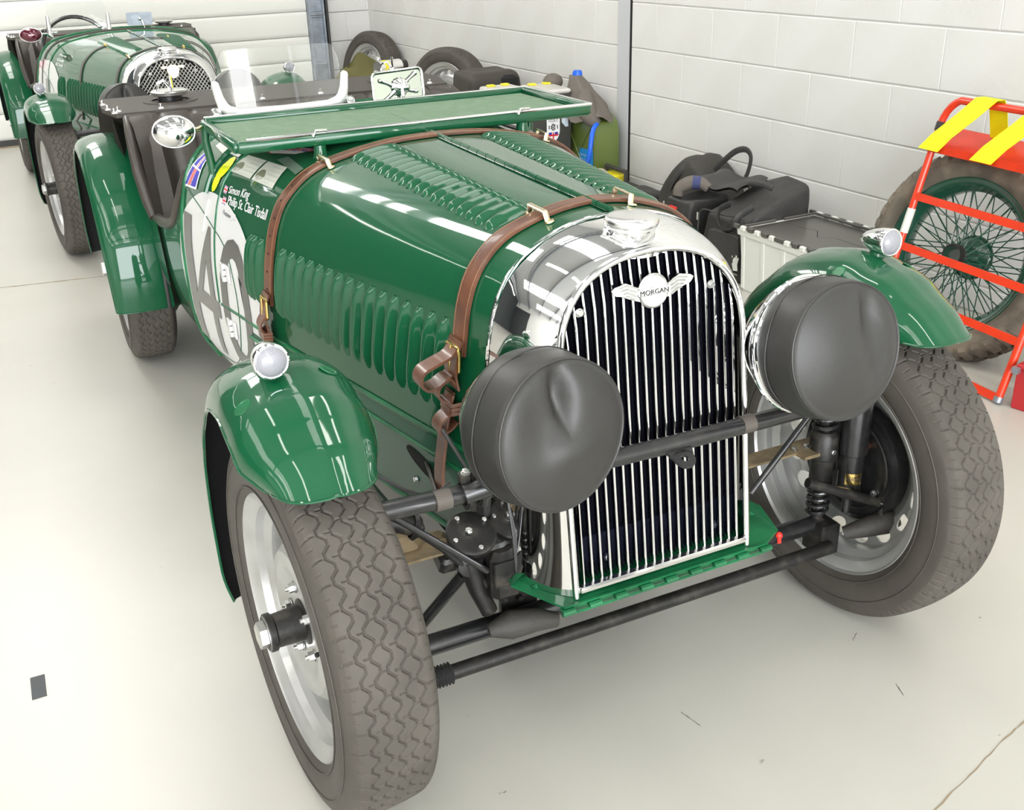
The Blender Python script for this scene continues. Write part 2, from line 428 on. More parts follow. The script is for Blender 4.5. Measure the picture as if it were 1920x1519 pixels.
# back wall with blocks, steel door post, sectional door
def backx(x, dy=0): return Vector((x*math.cos(WA)-dy*math.sin(WA), 7.235+x*math.sin(WA)+dy*math.cos(WA), 0))
wb = thing('wall_back', None or 'pale painted block wall at the back', 'wall', backx(0), WA); del wb['category']; del wb['label']; struct(wb)
g = G(); g.box((1.95, .12, 2.4), (.72, .12, 4.9)); g.build('wall_backing', 'joint', wb, smooth=False)
for k in range(0, 12):
    z = Z0+BH*(k+.5) if k else .053; x = 1.655; first = .18 if k % 2 else .36
    i = 0
    while x < 2.30:
        L_ = min(first if i == 0 else BL, 2.31-x); i += 1
        if L_ > .05:
            me = block_mesh(L_-.0005, (BH-.005) if k else .101); o = lay(wb, me, x+L_/2, .03, z); o.rotation_euler = (0, 0, R(90))
        x += L_
g = G(); g.box((1.565, .0, 2.4), (.135, .05, 4.8)); g.box((1.505, -.03, 2.4), (.012, .05, 4.8)); g.box((1.615, -.035, 2.4), (.012, .07, 4.8))
post = g.build('trim_1', 'galv', smooth=False); post.parent = wb; struct(post)
g = G(); g.box((1.645, -.02, 2.4), (.02, .09, 4.8)); g.build('dark_gasket', 'seal', post, smooth=False)
for zz in (.40, .78, 1.9):
    g = G(); g.box((1.555, -.04, zz), (.11, .02, .045), bev=.004); g.rod((1.50, -.05, zz), (1.62, -.05, zz), .009)
    g.build('hinge_bracket', 'galv', post)
dr = thing('door_1', 'x', 'x', backx(0), WA); del dr['category']; del dr['label']; struct(dr)
z = .045; me = None
for k in range(24):
    g = G(); h = .1905
    rows = [(.0, .0), (-.008, .006), (-.010, .03), (-.010, h-.03), (-.008, h-.010), (0, h-.004)]
    if me is None:
        g.grid([[(-3.4, y_, z_) for y_, z_ in rows], [(1.495, y_, z_) for y_, z_ in rows]]); me = g.mesh('panel', 'door', True, 60)
    o = bpy.data.objects.new('panel', me); C.objects.link(o); o.parent = dr; o.location = (0, .02, z); z += h
g = G(); g.box((-.95, .06, 2.4), (4.9, .06, 4.8)); g.build('door_backing', 'steelgrey', dr, smooth=False)
g = G(); g.box((-7.3, .03, 2.4), (7.8, .12, 4.8)); o = g.build('wall_back_unseen_dark', 'darkreflect', dr, smooth=False)  # added out of view so the bonnet side mirrors something dark
g = G(); g.box((-1.45, -.03, 4.22), (1.10, .03, .95)); g.build('window_light', 'skylight', dr, smooth=False)
g = G(); g.box((-6.0, -.06, 4.42), (5.2, .03, .05)); g.build('strip_light', 'tube', dr, smooth=False)
g = G(); g.box((-.95, .015, .022), (4.9, .035, .045)); g.build('bottom_seal', 'seal', dr, smooth=False)
g = G(); g.box((-.95, -.02, .003), (4.9, .06, .006)); g.build('threshold_strip', 'tan', dr, smooth=False)
# the rest of the shed
g = G(); g.box((-11.2, -1.3, 2.4), (.12, 18.6, 4.9)); struct(g.build('wall_left', 'wallback', smooth=False))
g = G(); g.box((-11.1, 4.9, 2.0), (.06, 4.8, 4.0)); struct(g.build('unseen_dark_panel', 'darkreflect', smooth=False))  # unseen panel added to deepen the reflections in the green paint
g = G(); g.box((-9.6, -10.0, 2.4), (3.2, .12, 4.9)); g.box((1.9, -10.0, 2.4), (1.6, .12, 4.9)); struct(g.build('wall_front', 'wallback', smooth=False))
g = G(); g.box((2.02, -9.90, 2.35), (.26, .03, 4.6)); struct(g.build('window_9', 'strip', smooth=False))
ceil = G(); ceil.box((-4.4, -1.3, 4.95), (13.8, 18.6, .1)); ce = ceil.build('ceiling', 'roof', smooth=False); struct(ce)
for i, yb in enumerate((-8, -5.2, -2.4, .4, 3.2, 6.0)):
    g = G(); g.box((-4.4, yb, 4.78), (13.4, .09, .20)); g.box((-4.4, yb, 4.40), (13.4, .07, .05))
    for k in range(26): x = -11+k*.51; g.rod((x, yb, 4.40), (x+.255, yb, 4.70), .016, 6); g.rod((x+.255, yb, 4.70), (x+.51, yb, 4.40), .016, 6)
    struct(g.build('roof_beam', 'truss', smooth=False))
for i, (xx, yy, lx, ly) in enumerate(((-1.45,5.65,1.1,2.9),(.3,2.2,.9,4.0),(-1.45,-4.5,1.6,6.0),(-5.2,-3.8,1.6,7.0),(-5.2,2.0,1.6,4.5),(-8.8,-3.0,1.6,9.0))):
    g = G(); g.box((xx, yy, 4.885), (lx, ly, .02)); o = g.build('window_%d' % (i+1), 'skylight' if i < 1 else 'skydim', smooth=False); struct(o)
for i, (xx, yy, lx, ly) in enumerate(((-1.6,-1.0,.14,1.8),(-1.6,1.4,.14,1.8),(-4.8,-1.0,.14,1.8),(-1.6,-4.0,.14,1.8),(1.4,-1.2,.14,1.8),(1.4,1.6,.14,1.8))):
    g = G(); g.box((xx, yy, 4.36), (lx+.06, ly+.06, .05)); o = g.build('lamp_housing', 'white', smooth=False); struct(o)
    g = G(); g.box((xx, yy, 4.325), (lx, ly, .02)); g.build('diffuser', 'tube', o, smooth=False)
# slab joints and marks in the paint
def floorline(name, P, wdt, m):
    g = G(); random.seed(len(P)); n = 0
    for (a, b) in zip(P, P[1:]):
        a = Vector((*a, .0006)); b = Vector((*b, .0006)); d = (b-a); L_ = d.length; d /= L_; q = Vector((-d.y, d.x, 0)); k = int(L_/.02)+1; rows = []
        for i in range(k+1):
            p = a+d*(L_*i/k)+q*random.uniform(-.0015, .0015); ww = wdt*random.uniform(.45, 1.2); rows.append([p-q*ww, p+q*ww])
        g.grid(rows)
    o = g.build(name, m, fl, smooth=False); return o
floorline('slab_joint', [(-2.6, 3.74), (-1.058, 3.48), (-.52, 3.40)], .006, 'tan')
floorline('slab_joint', [(.02, -.72), (.20, -.60), (.57, -.50), (1.4, -.33), (3.0, 0.0)], .0016, 'tan')
g = G(); g.box((-1.072, .497, .0008), (.028, .075, .0012), X=None); g.build('tape_mark', 'tape', fl, smooth=False)
random.seed(12)
for cx, cy, L_, a in ((.02,-.48,.10,1.9), (-.1,-.46,.14,2.0), (.05,-.20,.05,1.8), (.5,-.15,.03,.6), (.46,-.32,.03,1.2), (.1,-.35,.012,.2), (-1.6,2.2,.12,.1), (-1.35,1.95,.10,.2), (-1.9,2.5,.14,.0), (-.62,-.32,.02,1.), (-.35,-.2,.015,0)):
    g = G(); rows = []
    for i in range(9):
        t = i/8; p = Vector((cx+math.cos(a)*L_*(t-.5), cy+math.sin(a)*L_*(t-.5)+random.uniform(-.003, .003), .0007)); q = Vector((-math.sin(a), math.cos(a), 0))*random.uniform(.0003, .0010); rows.append([p-q, p+q])
    g.grid(rows); g.build('scuff_mark', 'dirt', fl, smooth=False)
# ================================================================== wheels
def tread_mesh(Rt=.332, half=.063, N=1700, W_=156, period=54):
    """moulded zigzag ribs cut by real grooves"""
    import numpy as np
    ph = np.arange(N)/N*period; us = np.linspace(-1.22, 1.22, W_+1)
    P, U = np.meshgrid(ph, us, indexing='ij')
    dep = np.zeros_like(P)
    def trap(t):      # stepped zigzag -1..1
        t = t % 1.0; return np.clip(np.abs(t-.5)*8-2, -1, 1)
    for k, u0 in enumerate((-.70, -.37, -.04, .29, .62)):
        c = u0+.03+.075*trap(P+.25*(k % 2)+.13*k)
        slope = ((P+.25*(k % 2)+.13*k) % 1.0); st = (np.abs(np.abs(slope-.5)-.25) < .13)
        wdt = np.where(st, .052, .030)
        dep = np.maximum(dep, np.clip((1-np.abs(U-c)/wdt)*2.6, 0, 1))
    # sipes across each rib
    for k, u0 in enumerate((-.50, -.17, .16, .49)):
        t = (P+.25*(k % 2)+.13*k+.5) % 1.0
        s = (np.abs(t-.5) < .035) & (np.abs(U-u0) < .085); dep = np.maximum(dep, np.where(s, .8, 0))
    # shoulder slots
    for sg in (-1, 1):
        t = (P+.1*sg+.18*np.clip(np.abs(U)-.9, 0, 1)*2) % 1.0
        s = (np.abs(t-.5) < .045) & (U*sg > .80); dep = np.maximum(dep, np.where(s, .95*np.clip((1.22-U*sg)/.12, 0, 1), 0))
        t2 = (P+.1*sg+.5) % 1.0; s = (np.abs(t2-.5) < .03) & (U*sg > .93); dep = np.maximum(dep, np.where(s, .5*np.clip((1.18-U*sg)/.1, 0, 1), 0))
    au = np.abs(U)
    x = np.where(au <= 1, U*half*1.0, np.sign(U)*(half+(au-1)*half*.55))
    r = Rt-.006*np.clip(au, 0, 1)**2-np.where(au > .86, (au-.86)**1.6*.085, 0)-dep*.0042
    th = 2*np.pi*P/period
    V = np.stack([x, r*np.cos(th), r*np.sin(th)], -1).reshape(-1, 3)
    i = np.arange(N)[:, None]; j = np.arange(W_)[None, :]; w1 = W_+1
    F = np.stack([i*w1+j, i*w1+j+1, ((i+1) % N)*w1+j+1, ((i+1) % N)*w1+j], -1).reshape(-1, 4)
    me = bpy.data.meshes.new('tread'); me.vertices.add(len(V)); me.vertices.foreach_set('co', V.ravel())
    me.loops.add(len(F)*4); me.loops.foreach_set('vertex_index', F.ravel().astype('i'))
    me.polygons.add(len(F)); me.polygons.foreach_set('loop_start', (np.arange(len(F))*4).astype('i')); me.polygons.foreach_set('loop_total', np.full(len(F), 4, 'i'))
    me.update(calc_edges=True); me.validate(); me.shade_smooth(); me.materials.append(MT['tread']); return me
TREAD = tread_mesh()
WX = Matrix.Rotation(PI/2, 4, 'Y')      # lathe axis (z) -> +x outward
def tyre_mesh(m='tyre'):
    g = G(); h = [(.300, -.0735), (.285, -.0765), (.262, -.0775), (.245, -.073), (.235, -.066), (.228, -.060), (.222, -.050)]
    pr = [(.3175, -.0655), (.308, -.0715)]+h+[(.222, .050)]+[(a, -b) for a, b in h[::-1][0:]]+[(.308, .0715), (.3175, .0655), (.3195, .05), (.3195, -.05), (.3175, -.0655)]
    g.lathe(pr, WX, 128)
    for sgn in (-1, 1):      # moulded ring on the sidewall
        for rr, hh in ((.289, .0765), (.246, .0745)): g.tube([(sgn*hh, rr*math.cos(a), rr*math.sin(a)) for a in [2*PI*k/96 for k in range(96)]], .0014, 6, closed=True)
    return g.mesh('tyre', m, True, 35)
TYRE = tyre_mesh()
def disc_mesh():
    """pressed steel wheel: rim, and a disc with sixteen real holes by the rim"""
    g = G()
    rim = [(.2315, .066), (.236, .063), (.234, .057), (.222, .054), (.214, .050), (.211, .036), (.196, .026), (.193, .0), (.196, -.024), (.211, -.034), (.214, -.050), (.222, -.054), (.234, -.057), (.236, -.063), (.2315, -.066),
           (.228, -.060), (.216, -.056), (.208, -.050), (.205, -.036), (.190, -.026), (.187, 0), (.190, .026), (.205, .036), (.208, .050), (.216, .056), (.228, .061), (.2315, .066)]
    g.lathe(rim, WX, 96)
    def hz(r):     # dish profile of the disc (outward offset)
        P = [(.0, .034), (.050, .034), (.075, .036), (.10, .046), (.125, .044), (.148, .020), (.170, .006), (.192, .002)]
        for (a, b), (c, d) in zip(P, P[1:]):
            if r <= c: t = (r-a)/(c-a); t = t*t*(3-2*t); return b+(d-b)*t
        return P[-1][1]
    n = 16
    for th in (0, -.004):
        rows = [[((hz(r)+th), r*math.cos(2*PI*k/64), r*math.sin(2*PI*k/64)) for k in range(64)] for r in (.036, .05, .062, .075, .088, .10, .112, .125, .136, .146)]
        g.grid(rows, True)
    r1, r2_, rc = .146, .192, .1695
    for k in range(n):
        a0 = 2*PI*k/n; hw_ = PI/n; outer = []; inner = []
        for i in range(24):
            t = 2*PI*i/24; ct, st = math.cos(t), math.sin(t); m_ = max(abs(ct), abs(st))
            rr = rc+(r2_-r1)/2*st/m_+(( r1+r2_)/2-rc); aa = a0+hw_*ct/m_
            outer.append((rr, aa)); inner.append((rc+.0155*st, a0+.0205/rc*ct*(1-.0*st)))
        f = lambda q, o=0: ((hz(q[0])+o), q[0]*math.cos(q[1]), q[0]*math.sin(q[1]))
        g.grid([[f(q) for q in outer], [f(q) for q in inner], [f(q, -.004) for q in inner], [f(q, -.004) for q in outer]], True)
    return g.mesh('wheel', 'silver', True, 35)
DISC = disc_mesh()
def hub_mesh():
    g = G(); g.lathe([(.0, .030), (.040, .030), (.040, .036), (.031, .040), (.029, .085), (.033, .088), (.033, .098), (.026, .100), (0, .100)], WX, 32)
    return g.mesh('hub', 'blackdirty', True, 35)
HUBM = hub_mesh()
def nut_mesh(r, h, m='chrome_soft', stud=True):
    g = G(); g.lathe([(0, 0), (r*1.25, 0), (r*1.25, h*.15)], None, 16); g.lathe([(r, h*.15), (r, h*.9), (r*.85, h), (0, h)], None, 6)
    if stud: g.lathe([(r*.45, h), (r*.45, h*1.45), (0, h*1.5)], None, 10)
    return g.mesh('nut', m, True, 30)
HEX = nut_mesh(.024, .016, 'alu', False); NUT = nut_mesh(.0085, .012, 'alu'); BOLT = nut_mesh(.006, .006, 'blackdirty', False); BOLTC = nut_mesh(.006, .006, 'alu', False)
def put(me, name, parent, M_):
    o = bpy.data.objects.new(name, me); C.objects.link(o); o.parent = parent; o.matrix_basis = M_; return o
def make_wheel(parent, loc, rz, spin=0.0, drum=True):
    wv = bpy.data.objects.new('wheel', DISC); C.objects.link(wv); wv.parent = parent; wv.location = loc; wv.rotation_mode = 'XYZ'; wv.matrix_basis = Matrix.Translation(Vector(loc)) @ Matrix.Rotation(rz, 4, 'Z') @ Matrix.Rotation(spin, 4, 'X')
    for nm, me in (('tyre', TYRE), ('tread', TREAD), ('hub', HUBM)): put(me, nm, wv, Matrix())
    put(HEX, 'hub_nut', wv, Matrix.Translation((.098, 0, 0)) @ WX)
    for k in range(5):
        a = 2*PI*k/5+.3; put(NUT, 'wheel_nut', wv, Matrix.Translation((.036, .062*math.cos(a), .062*math.sin(a))) @ WX)
    g = G(); g.rod((.055, .19, .0), (.070, .195, .0), .004, 8); g.build('valve', 'void', wv)
    return wv

# ================================================================== the green car
A = thing('sports_car', 'green open sports car in the foreground, black lamp covers, number 140', 'car', (0, 0, 0))
TR = .582; SF = .0575
wFL = make_wheel(A, (-TR, 0, .332), PI+SF, .35); wFR = make_wheel(A, (TR, 0, .332), SF, .1)
wRL = make_wheel(A, (-TR+.005, 2.337, .332), PI, .2); wRR = make_wheel(A, (TR-.005, 2.337, .332), 0, .2)

# ---- bonnet skin
def skin(half, y0, y1, ny, s0, s1, ns, h=0.0):
    return [[spn(half, y0+(y1-y0)*i/ny, s0+(s1-s0)*j/ns, h) if h else sp(half, y0+(y1-y0)*i/ny, s0+(s1-s0)*j/ns) for j in range(ns+1)] for i in range(ny+1)]
g = G(); g.grid(skin(bonnet_half, .030, 1.146, 32, -1, 1, 96)); bonnet = g.build('bonnet', 'green', A, ang=60)
g = G(); g.grid(skin(body_half, 1.150, 1.43, 12, -1, 1, 130))
for s_0, s_1 in ((-1, -.70), (.70, 1)): g.grid(skin(body_half, .86, 1.150, 10, s_0, s_1, 14, -.0015))
scut = g.build('scuttle', 'green', A, ang=60)
# raised beads of the bonnet ends, piano hinge
def bead(half, y, r, s0=-1, s1=1, n=70): return [spn(half, y, s0+(s1-s0)*i/n, .001) for i in range(n+1)]
g = G(); g.tube(bead(body_half, 1.148, .004, -.75, .75), .0042, 8); g.build('edge_bead', 'green_old', scut)
g = G(); g.tube(bead(body_half, 1.425, .006), .007, 8); g.build('edge_bead', 'green_old', scut)
g = G()
nk = 24
for k in range(nk):
    y0 = .035+1.1*k/nk; y1 = y0+1.1/nk-.003; a = spn(bonnet_half, y0, 0, .003); b = spn(bonnet_half, y1, 0, .003); g.rod(a, b, .0055, 8)
g.grid([[(x, y, sp(bonnet_half, y, 0)[2]+.002) for x in (-.010, .010)] for y in [.036+.055*k for k in range(21)]]); g.build('piano_hinge', 'green', bonnet)
for sx in (-1, 1):
    g = G(); g.tube([spn(bonnet_half, .035+1.1*i/20, sx*.985, .002) for i in range(21)], .005, 6); g.build('lower_bead', 'green_old', bonnet)
# louvres
def louvre(half, y0, s0, ly, ls, along_s, hh, flip=1, nm='louvre'):
    """pressed hood; long axis across the section (along_s) with its mouth on one side"""
    g = G(); na, nb = 12, 7; P_, L_ = half(y0); rows = []
    B = [-1, -.7, -.35, 0, .4, .7, .9, 1.0]; H = [0, .10, .36, .70, 1.0, .98, .6, -.05]; wh = (1-abs(aa)**5.0)**.5 if False else 1
    for i in range(na+1):
        a = -1+2*i/na; aa = max(-.985, min(.985, a)); wv = (1-abs(aa)**4.0)**.5; row = []
        for b, h in zip(B, H):
            if along_s: y = y0+flip*b*ly*(.35+.65*wv)*(1 if b < .9 else 1); s = s0+a*ls
            else: y = y0+flip*b*ly*(.35+.65*wv); s = s0+a*ls
            row.append(spn(half, y, s, hh*h*wv-.0008 if h > 0 else -.0008))
        rows.append(row)
    g.grid(rows); n0 = len(g.f)
    # dark mouth
    g.mi = 1
    mrow = [[spn(half, y0+flip*ly*.93*(.35+.65*(1-abs(a)**3)**.5), s0+a*ls, .0003) for a in [-.8+1.6*i/8 for i in range(9)]], [spn(half, y0+flip*ly*1.10*(.35+.65*(1-abs(a)**3)**.5), s0+a*ls, .0008) for a in [-.8+1.6*i/8 for i in range(9)]]]
    g.grid(mrow)
    return g.build(nm, ['green', 'void'], bonnet, ang=75)
def s_at(y, zt):      # s of the left side at height zt
    lo, hi = -1.0, -.3
    for _ in range(24):
        m_ = (lo+hi)/2
        if sp(bonnet_half, y, m_)[2] < zt: lo = m_
        else: hi = m_
    return (lo+hi)/2
ylist = [.158+.0402*k for k in range(17)]+[.872, .908, .944-.004]
ylist = [y for y in ylist if y < .80 or y > .85]
for y in ylist:
    t = (y-.158)/.65; zt = .760-.004*t; zb = .588+.012*t; st, sb = s_at(y, zt), s_at(y, zb)
    yy = min(y, .925)
    louvre(bonnet_half, yy, (st+sb)/2, .0170, (st-sb)/2, True, .017, 1)
    if y < .7: louvre(bonnet_half, yy, -(st+sb)/2, .0165, (st-sb)/2, True, .013, 1)
for k in range(18):
    y = .165+.0358*k
    louvre(bonnet_half, y, -.228, .0155, .080, True, .012, 1); louvre(bonnet_half, y, .228, .0155, .098, True, .012, 1)

# ---- radiator cowl, grille
def gy(z): return -.16+(z-.345)*.130
GO = [(.180, .335), (.1805, .45), (.1805, .60), (.180, .70), (.178, .765), (.167, .815), (.140, .858), (.100, .887), (.052, .903), (0, .908)]
CR = [(.262, .335), (.258, .45), (.250, .60), (.243, .70), (.236, .760), (.2225, .815), (.192, .868), (.140, .908), (.075, .932), (0, .940)]
go, _ = cr(GO, 41); crp, _ = cr(CR, 41)
def full(P, yf): return [(-x, yf(x, z), z) for x, z in P]+[(x, yf(x, z), z) for x, z in P[::-1][1:]]
g = G(); rows = []
for t, e in ((0, 0), (.03, .10), (.08, .22), (.16, .38), (.27, .55), (.42, .72), (.6, .86), (.8, .955), (1.0, 1.0)):
    P = [(a[0]+(b[0]-a[0])*e, a[1]+(b[1]-a[1])*e) for a, b in zip(go, crp)]
    rows.append([(x, gy(z)*(1-t)+.038*t+ .0*z, z) for x, y_, z in full(P, lambda x, z: 0)])
g.grid(rows); cowl = g.build('radiator_cowl', 'chrome', A, ang=70)
g = G(); g.tube(full(go, lambda x, z: gy(z)-.003), .0062, 10); g.build('grille_surround', 'chrome', cowl)
g = G(); g.tube([(x, .036, z+.0005) for x, y_, z in full(crp, lambda x, z: 0)], .0035, 8); g.build('rear_bead', 'chrome', cowl)
def arch_panel(g, dy, zt=.004, zb=.34, n=40):
    rows = []
    for i in range(n+1):
        x = -.174+.348*i/n; z1 = (arch_z(x)-zt); rows.append([(x, gy(zb+(z1-zb)*j/12)+dy, zb+(z1-zb)*j/12) for j in range(13)])
    g.grid(rows)
def arch_z(x):
    for a, b in zip(go[::-1], go[::-1][1:]):
        if a[0] <= abs(x) <= b[0] and b[0] > a[0]: t = (abs(x)-a[0])/(b[0]-a[0]); return a[1]+(b[1]-a[1])*t
    return .76
gr = G(); arch_panel(gr, .058); grille = gr.build('grille', 'core', A, smooth=False)
g = G()
for k in range(46):
    x = -.172+k*.00765; z1 = arch_z(x)-.006; g.grid([[(x-.0006, gy(z)+a, z), (x+.0006, gy(z)+a, z)] for z, a in ((.345, .050), (.345, .034), (z1, .034), (z1, .050))])
g.build('radiator_fins', 'core', grille, smooth=False)
g = G(); g.box((0, gy(.39)+.030, .395), (.35, .004, .06)); g.build('lower_panel', 'blade', grille, smooth=False)
for x in (-.12, .12):
    put(BOLTC, 'rivet', grille, AX((x, gy(.375)+.026, .375), (0, -1, 0)))
def arch_z(x):
    for a, b in zip(go[::-1], go[::-1][1:]):
        if a[0] <= abs(x) <= b[0] and b[0] > a[0]: t = (abs(x)-a[0])/(b[0]-a[0]); return a[1]+(b[1]-a[1])*t
    return .76
NB = 19; pitch = .3585/(NB+1)
for k in range(NB):
    x = -.17925+pitch*(k+1); zt = arch_z(x)-.004; zb = .352; n = 10; rows = []
    for i in range(n+1):
        z = zb+(zt-zb)*i/n; back = .008*max(0, (i/n-.93)/.07)**2
        y = gy(z)-.001+back
        rows.append([(x-.0024, y+.012, z), (x-.0024, y+.002, z), (x-.0012, y, z), (x+.0012, y, z), (x+.0024, y+.002, z), (x+.0024, y+.012, z)])
    g = G(); g.grid(rows, False, True, True); g.mi = 1
    g.grid([[(x-.0020, gy(z)+.010, z), (x-.0016, gy(z)+.034, z), (x+.0016, gy(z)+.034, z), (x+.0020, gy(z)+.010, z)] for z in (zb, zt-.004)], True)
    g.build('grille_bar', ['chrome', 'blade'], grille, ang=50)
g = G(); g.box((0, gy(.35)-.004, .349), (.352, .016, .012), bev=.003); g.build('bottom_rail', 'chrome_soft', grille)
for x, z in ((-.135, .825), (.12, .83)): put(BOLTC, 'grille_bolt', grille, AX((x, gy(z)+.004, z), (0, -1, 0)))
# winged badge
def gyf(x, z, o=.0): return (x, gy(z)-.009-o, z)
cz = .843; cx0 = -.004
g = G(); g.lathe([(0, 0), (.028, 0), (.029, .003), (.0265, .0055), (.0255, .0035), (0, .0035)], AX(gyf(cx0, cz), (0, -1, .13)), 40); badge = g.build('winged_badge', 'alu', A)
for sx in (-1, 1):
    top = [(.024, .006), (.038, .014), (.052, .0205), (.064, .0175), (.072, .0165), (.079, .012), (.075, .006)]
    bot = [(.026, -.014), (.036, -.010), (.047, -.006), (.057, -.001), (.064, .001), (.070, .002), (.075, .006)]
    P = top+bot[::-1]; P = [(cx0+sx*a, cz+b) for a, b in P]
    n = len(P); V = [gyf(x, z) for x, z in P]+[gyf(x, z, .003) for x, z in P]
    bd = G(); bd.add(V, [tuple(range(n)), tuple(range(n, 2*n))]+[(i, (i+1) % n, n+(i+1) % n, n+i) for i in range(n)]); bd.build('badge_wing', 'chrome_soft', badge, smooth=False)
for sx in (-1, 1):
    for q in range(4):
        g = G(); g.tube([gyf(cx0+sx*(.028+.002*q), cz+.008-.006*q, .004), gyf(cx0+sx*(.048), cz+.016-.006*q, .0045), gyf(cx0+sx*(.066-.004*q), cz+.013-.005*q, .004)], .0016, 6); g.build('feather', 'alu', badge)
g = G(); g.box((0, 0, .0045), (.064, .012, .004), AX(gyf(cx0, cz), (0, -1, .13)), .001); g.build('badge_band', 'chrome_soft', badge)
letter('badge_lettering', 'MORGAN', lambda u, v: gyf(cx0-.027+.054*u, cz-.004+.008*v, .0072), 'txtdark', badge)
# filler cap
CAPX = X((0, -.030, .892), (0,0,0), (1, 1, .96))
g = G(); g.lathe([(.052, .0), (.052, .008), (.047, .012), (.040, .013), (.038, .030), (.0395, .034), (.0395, .040)], CAPX, 40); cap = g.build('radiator_cap', 'chrome_soft', A, ang=35)
rows = [(.0395, .040), (.0445, .043), (.0455, .048), (.0455, .056), (.043, .0605), (.038, .0625), (.020, .0645), (0, .065)]
g = G(); g.lathe(rows, CAPX, 40); g.build('cap_lid', 'cap_metal', cap, ang=50)
for sx in (-1, 1):
    g = G(); g.tube([CAPX @ Vector((sx*.048, 0, .006)), CAPX @ Vector((sx*.056, 0, .020)), CAPX @ Vector((sx*.052, 0, .040)), CAPX @ Vector((sx*.046, 0, .046))], .004, 8); g.build('cap_clip', 'chrome', cap)
g = G(); g.rod(CAPX @ Vector((-.006, .05, .018)), CAPX @ Vector((-.006, .09, .018)), .006, 10); g.box(tuple(CAPX @ Vector((-.02, .075, .014))), (.05, .01, .01), bev=.002); g.build('cap_hinge', 'chrome', cap)

